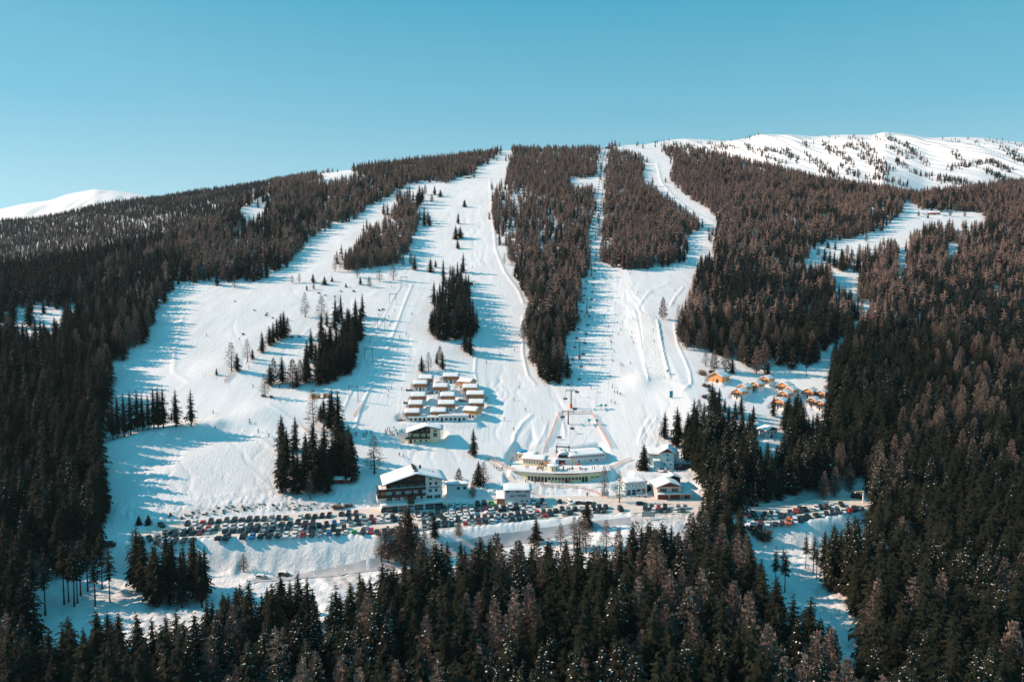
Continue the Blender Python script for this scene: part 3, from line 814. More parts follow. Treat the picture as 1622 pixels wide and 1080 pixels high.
def sample_forest():
    out = []
    for y0, y1, s in ((118, 330, 4.0), (330, 700, 4.5), (700, 1250, 5.2), (1250, 2100, 6.2)):
        ny = int((y1 - y0) / s)
        ys = y0 + (np.arange(ny) + 0.5) * s
        for yy in ys:
            xm = 0.80 * yy + 45
            nx = int(2 * xm / s)
            x = -xm + (np.arange(nx) + rng.random(nx)) * s
            y = yy + (rng.random(nx) - 0.5) * s * 1.2
            out.append(np.stack([x, y], 1))
    p = np.concatenate(out); x, y = p[:, 0], p[:, 1]
    z = lookup(x, y)
    n = len(x)
    mean = np.interp(y, [120, 300, 420, 600, 900, 1400, 2100], [21, 19.5, 17.5, 15.0, 12.5, 11.5, 11.5])
    h = mean * (0.55 + 0.72 * rng.random(n) ** 0.75 + 0.12 * vnoise(x / 30, y / 30, 21))
    bx, by, d = project(x, y, z)
    h = np.where((bx > 1130) & (bx < 1204) & (by > 640) & (by < 712) & (y > 330), h * 0.72, h)
    h = np.where((y > 262) & (y < 315) & (bx > 1050) & (bx < 1215), h * 0.78, h)
    tx, ty, _ = project(x, y, z + h * 0.95)
    mx, my, _ = project(x, y, z + h * 0.45)
    m1 = project(x, y, z + h * 0.25); m2 = project(x, y, z + h * 0.66)
    isl = np.full(n, -1)
    for i, (_, _, _, poly) in enumerate(ISLANDS):
        inside = in_poly(bx, by, poly) & (in_poly(tx, ty, poly) | (rng.random(n) < 0.25))
        isl[inside] = i
    # ragged edges: the woods thin out and straggle over their border
    jit = np.where(rng.random(n) < 0.3, 2.2, 0.7); jx = rng.normal(0, 1, n) * jit * np.interp(y, [150, 900], [2.5, 2.2]); jy = rng.normal(0, 1, n) * jit * np.interp(y, [150, 900], [1.2, 1.3])
    bx_, by_ = bx, by
    bx, mx, tx = bx + jx, mx + jx, tx + jx; by, my, ty = by + jy, my + jy, ty + jy
    m1 = (m1[0] + jx, m1[1] + jy); m2 = (m2[0] + jx, m2[1] + jy)
    free = ~(any_poly(bx, by, SNOW) | any_poly(mx, my, SNOW) | any_poly(tx, ty, SNOW) | any_poly(m1[0], m1[1], SNOW) | any_poly(m2[0], m2[1], SNOW))
    bx, by = bx_, by_
    # ground that lies on the open far mountain carries no closed forest; its trees are set out below
    openm = (bx > 1030) & (y > 1100) & (by < np.interp(bx, [1030,1100,1200,1290,1340,1400,1450,1520,1622], [238,238,262,288,290,297,312,300,285]))
    far_cut = (bx > 780) & (y > 1560) & ~((bx > 1290) & (y < 1650))
    dens = np.full(n, 0.93)
    dens = np.where(y > 1200, 0.85, dens)
    for poly, a in THIN: dens = np.where(in_poly(bx, by, poly), a, dens)
    edge = vnoise(x / 14, y / 14, 33) + 0.5 * vnoise(x / 45, y / 45, 34)
    dens = dens * np.where(edge > -0.24, 1.05, np.interp(y, [300, 600], [0.75, 0.35]))
    keep = ((free & ~openm & ~far_cut) | (isl >= 0)) & (rng.random(n) < dens)
    keep &= (ty < 1135) & (bx > -420) & (bx < 1790)
    keep &= seen_over_ground(x, y, z + h)
    # larch or spruce
    fr = np.interp(y, [120, 300, 450, 700, 1000, 2000], [0.27, 0.27, 0.30, 0.55, 0.72, 0.55])
    fr = np.where((bx < 290) & (y < 700), fr * 0.55, fr)
    fr = np.where((bx < 430) & (y > 700), 0.34, fr)
    fr = np.where((bx > 780) & (bx < 1115) & (y > 520), np.clip(fr + 0.12, 0, .78), fr)
    fr = np.where((bx > 1300) & (y < 520), 0.30, fr)
    for i, (_, a, _, _) in enumerate(ISLANDS): fr = np.where(isl == i, a, fr)
    u = rng.random(n) * 0.5 + 0.5 * (0.5 + (vnoise(x / 22, y / 26, 44) + 0.6 * vnoise(x / 60, y / 70, 45)) * 1.15)
    larch = u < fr
    k = np.nonzero(keep)[0]
    return [dict(x=float(x[i]), y=float(y[i]), z=float(z[i]), h=float(h[i]), larch=bool(larch[i]), isl=int(isl[i]),
                 px=float(bx[i]), pb=float(by[i]), pt=float(project(x[i], y[i], z[i] + h[i])[1])) for i in k]
FOREST = sample_forest()

# scattered trees of the far open mountain: bands running down its ribs
BANDS = [((1340,228),(1357,239),16),((1322,235),(1348,261),26),((1353,224),(1387,243),24),((1361,246),(1409,280),40),((1368,241),(1414,270),34),
 ((1429,226),(1470,261),44),((1405,217),(1422,228),14),((1405,233),(1440,250),22),((1418,254),(1437,268),16),((1509,241),(1524,257),16),
 ((1577,231),(1605,241),16),((1503,268),(1570,257),46),((1570,257),(1600,272),30),((1600,244),(1630,262),40),((1208,235),(1243,243),20),((1245,241),(1262,258),22),
 ((1271,228),(1284,233),10),((1278,244),(1284,258),10),((1292,254),(1322,280),34),((1305,228),(1322,245),24),((1110,228),(1150,234),14),((1060,228),(1110,238),26),
 ((1110,238),(1180,232),24),((1180,232),(1240,262),36),((1500,285),(1560,300),34),((1560,270),(1622,300),60),((1440,272),(1500,290),20),((1480,283),(1530,290),26),
 ((1490,222),(1560,226),8),((1560,222),(1622,232),12),((1300,217),(1400,222),10),((1150,226),(1210,216),6),((1330,262),(1360,282),24),((1300,270),(1340,290),24),((1370,280),(1440,295),30)]
for (a, b, n) in BANDS:
    for i in range(int(n * 1.7)):
        f = rnd.random(); w = rnd.gauss(0, 1)
        q = ground(a[0] + (b[0] - a[0]) * f + w * 3.5, a[1] + (b[1] - a[1]) * f + rnd.gauss(0, 1) * 2.2)
        if q.y < 700: continue
        FOREST.append(dict(x=q.x, y=q.y, z=q.z, h=rnd.uniform(6.5, 12.5), larch=rnd.random() < 0.25, isl=-1, px=a[0], pb=a[1], pt=a[1] - 5))
for i in range(26):     # a few pines on the skyline left of the open mountain
    q = ground(rnd.choice((rnd.uniform(1003, 1025), rnd.uniform(1030, 1060), rnd.uniform(770, 790))), rnd.uniform(225, 236))
    FOREST.append(dict(x=q.x, y=q.y, z=q.z, h=rnd.uniform(8, 13), larch=False, isl=-1, px=1020., pb=228., pt=222.))

# single trees one can point at: photo x, y of the foot, height in photo pixels, kind, where it stands
LONE = [
 (735.8,328,12,'round','high on the middle piste, alone'),
 (725,394,15,'spruce','lowest of the row on the middle piste'),(722,379,22,'round','in the row on the middle piste'),(729,377,19,'round','in the row on the middle piste'),(726,355,18,'spruce','topmost of the row on the middle piste'),
 (688.6,309,15,'spruce','beside the upper piste edge'),(697.6,312,12,'round','beside the upper piste edge'),(684,321,13,'larch','beside the upper piste edge'),(673.5,309,16,'larch','beside the upper piste edge'),
 (664.5,324,30,'spruce','at the top of the wooded strip'),(661,330,26,'spruce','at the top of the wooded strip'),(669,318,22,'spruce','at the top of the wooded strip'),(681,358,16,'spruce','on the right edge of the wooded strip'),(672,358,20,'spruce','on the right edge of the wooded strip'),
 (682,431,22,'round','below the wooded strip'),(690,424,13,'spruce','below the wooded strip'),(657,428,25,'spruce','below the wooded strip'),(651,420,19,'larch','below the wooded strip'),(638,420,15,'larch','below the wooded strip'),
 (623,444,31,'bare','on the snowfield above the drag lift'),(601,446,22,'bare','on the snowfield above the drag lift'),(585,455,17,'larch','on the snowfield above the drag lift'),(570.6,451,14,'spruce','on the snowfield above the drag lift'),(566,440,24,'bare','on the snowfield above the drag lift'),
 (496,448,15,'spruce','at the top of the wide meadow'),(526,446,9,'round','at the top of the wide meadow'),(514,451,14,'round','at the top of the wide meadow'),(474,448,16,'bare','at the top of the wide meadow'),(463,449,13,'bare','at the top of the wide meadow'),
 (486,460,9,'spruce','at the top of the wide meadow'),(497,459,10,'larch','at the top of the wide meadow'),(548,455,7,'round','at the top of the wide meadow'),(372,456,20,'bare','on the upper left edge of the meadow'),
 (483.5,502,38,'bare','standing alone on the meadow, left of a pair'),(510,511,43,'bare','standing alone on the meadow, right of a pair'),
 (415.5,558,33,'spruce','leading the row along the meadow bank'),(427,547,31,'spruce','in the row along the meadow bank'),(433,544,34,'spruce','in the row along the meadow bank'),(439,539,36,'spruce','in the row along the meadow bank'),(445,536,40,'spruce','in the row along the meadow bank'),(450,535,42,'spruce','in the row along the meadow bank'),(455,531,24,'larch','in the row along the meadow bank'),
 (367,588,46,'bare','on the lower meadow bank'),(376,588,30,'spruce','on the lower meadow bank'),(392,573,36,'bare','on the lower meadow bank'),(400,569,17,'spruce','on the lower meadow bank'),(343,594,12,'spruce','small, on the lower meadow bank'),(456,508,7,'spruce','small, above the meadow bank'),
 (420,629,38,'bare','at the lower left end of the long clump'),(428,610,34,'spruce','left of the long clump'),(434,607,40,'larch','left of the long clump'),(447,607,42,'spruce','left of the long clump'),(464,615,46,'larch','left of the long clump'),(470,613,26,'spruce','left of the long clump'),(476,604,34,'larch','left of the long clump'),(484,606,44,'spruce','left of the long clump'),
 (668,589,26,'spruce','just above the chalet village'),(679,587,30,'bare','just above the chalet village'),(701,585,28,'spruce','just above the chalet village'),(692,577,20,'spruce','just above the chalet village'),(697,570,22,'larch','just above the chalet village'),
 (737,556,38,'spruce','right of the clump above the chalets'),(745,563,42,'spruce','right of the clump above the chalets'),
 (750,722,44,'spruce','standing alone on the piste beside the yellow hotel'),
 (593,750,62,'bare','with open branches behind the big hotel'),
 (513,664,34,'spruce','beside the two little huts'),(508,668,28,'spruce','beside the two little huts'),
 (1050,506,35,'larch','alone on the right hand piste'),
 (1020,744,42,'round','broad, in front of the pale blue house'),
 (957,785,48,'bare','with open branches beside the notice board'),(981,796,50,'bare','bare, in front of the workshop'),
 (758,767,38,'round','between the big hotel and the sports shop'),(766,771,40,'bare','between the big hotel and the sports shop'),(749,788,28,'larch','small, between the big hotel and the sports shop'),(727,775,34,'larch','beside the hotel annexe'),
 (648,884,88,'spruce','tall, at the front edge of the car park'),(641,886,80,'larch','beside the tall spruce at the front of the car park'),(688,852,36,'spruce','small, at the front edge of the car park'),
 (849,862,42,'spruce','alone on the bank below the car park'),(930,836,44,'spruce','narrow, at the car park entrance'),(727,850,26,'larch','small, at the front edge of the car park'),
 (918,872,54,'bare','bare, on the bank below the car park'),(928,876,58,'bare','bare, on the bank below the car park'),(909,868,50,'bare','bare, on the bank below the car park'),(888,872,44,'bare','bare, on the bank below the car park'),(960,868,46,'bare','bare, on the bank below the car park'),
 (604,888,52,'bare','in the brown thicket at the front of the car park'),(615,890,58,'larch','in the brown thicket at the front of the car park'),(627,888,56,'bare','in the brown thicket at the front of the car park'),(636,892,62,'larch','in the brown thicket at the front of the car park'),(660,888,50,'larch','in the brown thicket at the front of the car park'),(672,884,46,'bare','in the brown thicket at the front of the car park'),
 (214,905,68,'bare','bare, at the left end of the car park'),(220,831,15,'round','one of two dark pines left of the car park'),(235,831,17,'round','one of two dark pines left of the car park'),(386,905,30,'bare','small, on the snow bank below the car park'),
 (303,674,58,'slim','rightmost of the row on the left snow lip'),(279,676,60,'slim','in the row on the left snow lip'),(259,677,65,'slim','in the row on the left snow lip'),(251,678,67,'slim','in the row on the left snow lip'),(244,679,66,'slim','in the row on the left snow lip'),(235,679,56,'slim','in the row on the left snow lip'),(226,682,60,'slim','in the row on the left snow lip'),(218,684,68,'slim','in the row on the left snow lip'),(207,688,70,'slim','in the row on the left snow lip'),(197,691,68,'slim','in the row on the left snow lip'),(187,693,68,'slim','in the row on the left snow lip'),(179,696,66,'slim','in the row on the left snow lip'),
 (53,974,106,'stem','with a bare stem on the left clearing'),(72,974,110,'stem','with a bare stem on the left clearing'),(102,957,104,'stem','with a bare stem on the left clearing'),(109,953,98,'stem','with a bare stem on the left clearing'),(118,960,108,'stem','with a bare stem on the left clearing'),(123,955,98,'stem','with a bare stem on the left clearing'),(128,943,94,'stem','with a bare stem on the left clearing'),(139,936,96,'stem','with a bare stem on the left clearing'),(151,960,100,'stem','with a bare stem on the left clearing'),(162,932,92,'stem','with a bare stem on the left clearing'),(174,953,96,'stem','with a bare stem on the left clearing'),
 (1228,930,66,'stem','with a bare stem in the right clearing'),(1243,938,70,'stem','with a bare stem in the right clearing'),(1240,905,40,'stem','with a bare stem in the right clearing'),(1276,900,58,'stem','on the edge of the right clearing'),(1288,908,60,'stem','on the edge of the right clearing'),(1293,916,56,'stem','on the edge of the right clearing'),
 (1118,580,26,'bare','beside the barn right of the pistes'),(1131,588,34,'larch','beside the barn right of the pistes'),(1150,588,40,'larch','behind the barn right of the pistes'),(1160,592,28,'spruce','behind the barn right of the pistes'),(1198,592,44,'larch','above the right hand chalets'),(1211,590,50,'larch','above the right hand chalets'),(1277,597,38,'stem','above the right hand chalets'),(1216,596,22,'spruce','above the right hand chalets'),
 (1311,393,11,'round','on the snow strip below the far clearing'),(1323,396,13,'spruce','on the snow strip below the far clearing'),(1306,414,22,'spruce','on the snow strip below the far clearing'),(1314,420,24,'spruce','on the snow strip below the far clearing'),(1321,424,26,'spruce','on the snow strip below the far clearing'),(1334,430,34,'spruce','on the snow strip below the far clearing'),(1342,404,16,'larch','on the snow strip below the far clearing'),(1296,406,14,'larch','on the snow strip below the far clearing'),(1372,383,11,'larch','on the snow strip below the far clearing'),(1455,343,9,'larch','beside the hut on the far clearing'),(1470,346,9,'spruce','beside the hut on the far clearing'),(1505,343,9,'larch','beside the hut on the far clearing'),(1528,344,10,'larch','beside the hut on the far clearing'),
 (1148,804,52,'larch','at the road behind the right car park'),(1305,790,44,'larch','at the road behind the right car park'),(1322,786,48,'larch','at the road behind the right car park'),(1345,778,46,'larch','at the road behind the right car park'),
]
for k in range(22):   # the clump at the lower left, in front of the car park
    LONE.append((rnd.uniform(210, 326), rnd.uniform(928, 962), rnd.uniform(76, 100), 'slim', 'in the dark clump below the left end of the car park'))
for k in range(26):   # the wood in front of the right hand chalets
    pass
# ------------------------------------------------------------------ single trees, then the closed woods
def tree(kind, x, y, z, h, label, group, wide=1.0):
    var = rnd.choice(TREES[kind])
    nm = {'spruce': 'spruce_tree', 'snowy': 'spruce_tree', 'round': 'pine_tree', 'stem': 'pine_tree', 'slim': 'spruce_tree', 'larch': 'larch_tree', 'bare': 'larch_tree'}[kind]
    cat = nm.replace('_', ' ')
    o = empty(nm, (x, y, z), rnd.uniform(0, 6.28), label, cat, group)
    s = h / 10.0
    w = s * rnd.uniform(0.86, 1.12) * (1.12 if h < 12 else 1.0)
    w *= wide
    o.scale = (w, w, s)
    obj('trunk', var[1], o); obj('crown', var[0], o)
    return o

LOOK = {'spruce': 'dark green spruce', 'snowy': 'snow-dusted spruce', 'round': 'dark bushy pine', 'stem': 'slender dark pine', 'slim': 'slender dark spruce', 'larch': 'brown leafless larch', 'bare': 'thin bare larch'}
n_single = {'spruce': 0, 'larch': 0}
for (px, py, hp, kind, where) in LONE:
    g = ground(px, py, 150.0)
    d = g.y * CP - (g.z - CAM_Z) * SP
    tree(kind, g.x, g.y, g.z, hp * d / 1200.0 * 1.03, LOOK[kind] + ' ' + where.replace('small, ', '').replace('bare, ', '') if kind != 'bare' or not where.startswith('bare') else LOOK[kind] + ' ' + where[6:], 'trees ' + where.split(', ')[-1], {'slim': 1.0, 'stem': 1.0, 'spruce': 1.22, 'round': 1.25, 'larch': 1.25, 'bare': 1.35}[kind])
    n_single['larch' if kind in ('larch', 'bare') else 'spruce'] += kind in ('larch', 'bare', 'spruce', 'slim')

# which forest trees show largest: count what each shows of itself, nearest first
occ = np.zeros((560, 812), bool)
FOREST.sort(key=lambda t: t['y'])
for t in FOREST:
    t['vis'] = 0
    hp = (t['pb'] - t['pt']) / 2
    if hp < 6: continue
    r0 = int(t['pt'] / 2); r1 = int(t['pb'] / 2)
    vis = 0
    for r in range(max(0, r0), min(560, r1)):
        w = 0.20 * hp * ((r - r0) / max(1, r1 - r0)) ** 0.8 + 0.5
        a = max(0, int(t['px'] / 2 - w)); b = min(811, int(t['px'] / 2 + w + 1))
        if a >= b: continue
        row = occ[r, a:b]
        if r < 540: vis += int((~row).sum())
        row[:] = True
    t['vis'] = vis
def region(t):
    px, y = t['px'], t['y']
    if t['isl'] >= 0: return ISLANDS[t['isl']][2]
    if y < 285:
        if px < 330: return 'in the dark foreground forest at the bottom left'
        if px < 560: return 'in the foreground forest below the snow bank'
        if px < 880: return 'in the foreground forest below the hotel and shop'
        if px < 1210: return 'in the foreground forest below the lift station'
        return 'in the foreground forest beside the shaded clearing'
    if px < 300: return 'in the forest left of the wide meadow' if y > 380 else 'in the dark forest left of the car park'
    if px > 1180 and y < 340: return 'in the forest around the right car park'
    if px > 1000 and y < 430: return 'in the wood between blue house and right hand chalets'
    if px > 1250: return 'on the forested slope at the far right'
    if px > 1000: return 'in the forest beside the right hand piste'
    return 'in the forest between the main piste and chairlift'
def snowy_here(t):
    if t['isl'] >= 0 or t['px'] < 300: return rnd.random() < 0.06
    v = float(vnoise(np.array([t['x'] / 16.0]), np.array([t['y'] / 22.0]), 61)[0])
    return rnd.random() < (0.8 if v > 0.10 else 0.15 if v > -0.05 else 0.03)
singles = []
for fam in (False, True):
    c = [t for t in FOREST if t['larch'] == fam]
    c.sort(key=lambda t: -(t['vis'] + (15 if t['isl'] >= 1 else 0)))
    singles += c[:max(0, 298 - n_single['larch' if fam else 'spruce'])]
chosen = set(id(t) for t in singles)
for t in singles:
    if t['larch']: kind = 'larch' if rnd.random() < 0.8 else 'bare'
    else:
        kind = 'snowy' if snowy_here(t) else 'spruce'
    size = 'tall ' if t['h'] > 21 else ('young ' if t['h'] < 14.5 and t['y'] < 300 else '')
    where = region(t)
    tree(kind, t['x'], t['y'], t['z'] - 0.1, t['h'], size + LOOK[kind] + ' ' + where, 'trees ' + where)

def scatter(name, pts, picks, label, cat):
    """closed wood: one instance of a whole tree per point"""
    keys = sorted(set(picks)); src = bpy.data.collections.new(name + '_kinds'); idx = {}; k = 0
    for key in keys:
        idx[key] = (k, len(TREES[key]))
        for c, t, w in TREES[key]:
            o = bpy.data.objects.new('%s_kind_%03d' % (name, k), w); src.objects.link(o); k += 1
    n = len(pts)
    me = bpy.data.meshes.new(name)
    me.vertices.add(n)
    me.vertices.foreach_set('co', np.array([(t['x'], t['y'], t['z'] - 0.15) for t in pts], np.float32).ravel())
    sc = np.empty((n, 3), np.float32); ix = np.empty(n, np.int32)
    for i, t in enumerate(pts):
        s = t['h'] / 10.0; w = s * rnd.uniform(0.88, 1.15)
        sc[i] = (w, w, s); a, b = idx[picks[i]]; ix[i] = a + rnd.randrange(b)
    rot = np.zeros((n, 3), np.float32); rot[:, 2] = rng.random(n) * 6.283
    for nm, ty, arr in (('size', 'FLOAT_VECTOR', sc), ('turn', 'FLOAT_VECTOR', rot), ('pick', 'INT', ix)):
        a = me.attributes.new(nm, ty, 'POINT')
        a.data.foreach_set('vector' if ty == 'FLOAT_VECTOR' else 'value', arr.ravel())
    o = tag(obj(name, me), label, cat, kind='stuff')
    ng = bpy.data.node_groups.new(name, 'GeometryNodeTree')
    ng.interface.new_socket('Geometry', in_out='INPUT', socket_type='NodeSocketGeometry')
    ng.interface.new_socket('Geometry', in_out='OUTPUT', socket_type='NodeSocketGeometry')
    gi = ng.nodes.new('NodeGroupInput'); go = ng.nodes.new('NodeGroupOutput')
    ip = ng.nodes.new('GeometryNodeInstanceOnPoints'); ci = ng.nodes.new('GeometryNodeCollectionInfo')
    ci.inputs['Collection'].default_value = src
    ci.inputs['Separate Children'].default_value = True; ci.inputs['Reset Children'].default_value = True
    ip.inputs['Pick Instance'].default_value = True
    def attr(nm, ty):
        a = ng.nodes.new('GeometryNodeInputNamedAttribute'); a.data_type = ty; a.inputs[0].default_value = nm
        return a.outputs[0]
    L = ng.links.new
    L(gi.outputs[0], ip.inputs['Points']); L(ci.outputs[0], ip.inputs['Instance'])
    L(attr('pick', 'INT'), ip.inputs['Instance Index'])
    er = ng.nodes.new('FunctionNodeEulerToRotation'); L(attr('turn', 'FLOAT_VECTOR'), er.inputs[0]); L(er.outputs[0], ip.inputs['Rotation'])
    L(attr('size', 'FLOAT_VECTOR'), ip.inputs['Scale'])
    L(ip.outputs[0], go.inputs[0])
    md = o.modifiers.new('trees', 'NODES'); md.node_group = ng
    return o
rest = [t for t in FOREST if id(t) not in chosen]
sp = [t for t in rest if not t['larch']]; la = [t for t in rest if t['larch']]
def sp_kind(t):
    if t['y'] > 520: return 'far_spruce'
    return 'snowy' if snowy_here(t) else 'spruce'
scatter('spruce_forest', sp, [sp_kind(t) for t in sp], 'closed dark spruce woods covering the mountainsides', 'forest')
scatter('larch_forest', la, ['far_larch' if t['y'] > 520 else 'larch' for t in la], 'brown leafless larch woods covering the mountainsides', 'forest')
print('trees', len(FOREST), 'single', len(singles) + len(LONE), 'spruce', len(sp), 'larch', len(la))
# ------------------------------------------------------------------ buildings
def on_face(face, L, W, x, z, w, h, out, dep):
    """box on a wall face of an L x W building whose front is y=0: returns box bounds"""
    if face == 'f': return (x - w / 2, x + w / 2, -out, dep, z, z + h)
    if face == 'l': return (-L / 2 - out, -L / 2 + dep, x - w / 2, x + w / 2, z, z + h)
    return (L / 2 - dep, L / 2 + out, x - w / 2, x + w / 2, z, z + h)
def window(root, L, W, face, x, z, w, h, proud=0.0, frame='frame', pane='glass'):
    f = MB().box(*on_face(face, L, W, x, z, w, h, 0.06 + proud, 0.08)).build('window', M[frame], root)
    t = 0.10
    n = max(1, round(w / 0.9)); pw = (w - t * (n + 1)) / n
    mb = MB()
    for i in range(n):
        cx = x - w / 2 + t + pw / 2 + i * (pw + t)
        mb.box(*on_face(face, L, W, cx, z + t, pw, h - 2 * t, 0.09 + proud, 0.05))
    mb.build('pane', M[pane], f)
    return f
def door(root, L, W, face, x, z, w, h, m='dark_wood', proud=0.0, name='door'):
    d = MB().box(*on_face(face, L, W, x, z, w, h, 0.07 + proud, 0.08)).build(name, M[m], root)
    MB().box(*on_face(face, L, W, x + w * 0.36, z + h * 0.45, 0.07, 0.16, 0.13 + proud, 0.05)).build('handle', M['metal'], d)
    return d
def wobble_snow(mb, prof, a, b, axis, t, seed=0):
    """snow blanket on a roof: rounded, slightly uneven slab following a roof line"""
    r = random.Random(seed); n = 9
    rows = []
    P = []
    for (u0, z0), (u1, z1) in zip(prof[:-1], prof[1:]):
        for k in range(6): P.append((u0 + (u1 - u0) * k / 6, z0 + (z1 - z0) * k / 6))
    P.append(prof[-1])
    m = len(P); base = len(mb.v)
    for i in range(n + 1):
        q = a + (b - a) * i / n
        for k, (u, z) in enumerate(P):
            e = 0.35 if (i in (0, n) or k in (0, m - 1)) else 1.0
            h = t * e * r.uniform(0.8, 1.15)
            mb.v.append((u, q, z + h) if axis == 'y' else (q, u, z + h))
    for i in range(n + 1):
        q = a + (b - a) * i / n
        for k, (u, z) in enumerate(P):
            mb.v.append((u, q, z + .004) if axis == 'y' else (q, u, z + .004))
    N = (n + 1) * m
    def idx(i, k, lo): return base + (N if lo else 0) + i * m + k
    flip = axis != 'y'
    def face(*f):
        mb.f.append(tuple(reversed(f)) if flip else tuple(f)); mb.m.append(0)
    for i in range(n):
        for k in range(m - 1):
            face(idx(i, k, 0), idx(i, k + 1, 0), idx(i + 1, k + 1, 0), idx(i + 1, k, 0))
            face(idx(i, k, 1), idx(i + 1, k, 1), idx(i + 1, k + 1, 1), idx(i, k + 1, 1))
        face(idx(i, 0, 1), idx(i, 0, 0), idx(i + 1, 0, 0), idx(i + 1, 0, 1))
        face(idx(i, m - 1, 0), idx(i, m - 1, 1), idx(i + 1, m - 1, 1), idx(i + 1, m - 1, 0))
    for k in range(m - 1):
        face(idx(0, k, 1), idx(0, k + 1, 1), idx(0, k + 1, 0), idx(0, k, 0))
        face(idx(n, k, 0), idx(n, k + 1, 0), idx(n, k + 1, 1), idx(n, k, 1))
def gable_roof(root, prof, a, b, axis, thick=0.22, snow=0.4, mat_='brown_wood', seed=0):
    """roof over a line of (u, z) points from eave to eave"""
    up = [(u, z + thick) for u, z in prof]
    rf = MB().prism(list(prof) + up[::-1], a, b, axis).build('roof', M[mat_], root)
    mb = MB(); wobble_snow(mb, [(u * 0.985, z + thick) for u, z in prof], a + 0.08, b - 0.08, axis, snow, seed)
    s = mb.build('roof_snow', M['snow'], rf)
    for p in s.data.polygons: p.use_smooth = True
    return rf
def house(name, label, cat, g, yaw, L, W, low, up, pitch, axis, over=0.7, wl='plaster', wu='brown_wood', wins=(), doors=(), group=None, chimney=True, snow=0.4, seed=0, balcony=None, depth=2.5):
    root = empty(name, g, yaw, label, cat, group)
    MB().box(-L / 2, L / 2, 0, W, -depth, low).build('lower_wall' if up > 0 else 'wall', M[wl], root)
    span = L if axis == 'y' else W
    half = span / 2; rise = half * math.tan(pitch); ze = low + up; p = 0.05
    if axis == 'y': prof = [(-half - p, low), (half + p, low), (half + p, ze), (0, ze + rise), (-half - p, ze)]
    else: prof = [(-p, low), (W + p, low), (W + p, ze), (W / 2, ze + rise), (-p, ze)]
    if up > 0 or True:
        if up <= 0: prof = [q for i, q in enumerate(prof) if i in (2, 3, 4)]
        if axis == 'y': MB().prism(prof, -p, W + p, 'y').build('upper_wall' if up > 0 else 'gable', M[wu], root)
        else: MB().prism(prof, -L / 2 - p, L / 2 + p, 'x').build('upper_wall' if up > 0 else 'gable', M[wu], root)
    dz = over * math.tan(pitch)
    c = 0.0 if axis == 'y' else W / 2
    rp = [(c - half - over, ze - dz + .01), (c, ze + rise + .01), (c + half + over, ze - dz + .01)]
    if axis == 'y': rf = gable_roof(root, rp, -over, W + over, 'y', 0.2, snow, 'brown_wood', seed)
    else: rf = gable_roof(root, rp, -L / 2 - over, L / 2 + over, 'x', 0.2, snow, 'brown_wood', seed)
    if chimney:
        zz = ze + rise
        MB().box(L * .12, L * .12 + .5, W * .55, W * .55 + .5, zz - 1.0, zz + 0.95).build('chimney', M['concrete'], rf)
    for w in wins:
        window(root, L, W, w[0], w[1], w[2], w[3], w[4], 0.05 if w[2] >= low - .05 else 0.0)
    for d in doors: door(root, L, W, *d)
    if balcony:
        z, x0, x1 = balcony
        b = MB(); b.box(x0, x1, -1.2, -0.06, z - 0.15, z); b.build('balcony', M['dark_wood'], root)
        rl = MB(); rl.box(x0, x1, -1.2, -1.12, z + .05, z + 0.95)
        rl.build('railing', M['dark_wood'], root)
    return root

# chalet village on the slope
for i, (l, r, yb, yaw, look) in enumerate(CHALETS):
    g, L = SITE['chalet', i]
    wins = [('f', -L * .28, 0.6, 1.2, 1.1), ('f', L * .25, 0.6, 1.2, 1.1), ('l', 2.2, 2.6, 1.0, 1.1), ('l', 4.8, 2.6, 1.0, 1.1), ('l', 2.4, 0.8, 1.1, 1.2)]
    house('timber_chalet', 'white and brown snow-roofed chalet, ' + look, 'chalet', g, R(yaw), L, 7.0, 2.0, 2.1, R(21), 'x', 0.5, 'plaster',
          'orange_wood' if yaw < -10 else 'brown_wood', wins, [('f', 0.0, 0.0, 1.0, 2.0)], 'chalets of the village on the piste', True, 0.28, i)
    if i in (1, 6, 8, 4):
        t = empty('sun_terrace', (g.x, g.y, g.z), R(yaw), 'dark railed terrace beside the chalet ' + look.replace('with a railed terrace, ', '').replace('with a timber porch, ', ''), 'terrace')
        x0 = -L / 2 - 4.2 if i != 4 else -L / 2 - 5
        MB().box(x0, -L / 2 - .15, -1.0, 3.5, -1.5, 0.35).build('deck', M['snow'], t)
        rl = MB(); rl.box(x0, -L / 2 - .15, -1.06, -1.0, 0.4, 1.2); rl.box(x0 - .06, x0, -1.06, 3.5, 0.4, 1.2); rl.build('railing', M['dark_wood'], t)
# long low building with a terrace in front of the village
g = SITE['terrace_row']
root = empty('terrace_building', g, R(3), 'long low white building with snowy terrace in front of the chalet village', 'building')
for (x0, x1, zz) in ((-15, 0.2, 0.0), (0.2, 15.5, 0.6)):
    MB().box(x0, x1, 0, 5, -2, 2.6 + zz).build('wall', M['plaster'], root)
    mb = MB(); wobble_snow(mb, [(-0.6, 2.62 + zz), (5.2, 2.62 + zz)], x0 - .2, x1 + .2, 'x', 0.45, int(x1)); mb.build('roof_snow', M['snow'], root)
for i in range(13):
    x = -13.8 + i * 2.25
    if i % 4 == 3: door(root, 30, 5, 'f', x, 0.1, 1.1, 2.0, 'dark_wood')
    else: window(root, 30, 5, 'f', x, 0.7, 1.3, 1.3, 0, 'brown_wood')
rl = MB()
for k in range(29): rl.box(1.0 + k * .5, 1.08 + k * .5, -0.55, -0.49, 3.6, 4.5)
rl.box(1.0, 15.4, -0.56, -0.48, 4.5, 4.6); rl.build('railing', M['dark_wood'], root)
f0 = empty('timber_fence', (g.x - 19.5, g.y + 1.5, g.z - 0.4), R(8), 'dark timber fence left of the long terrace building', 'fence')
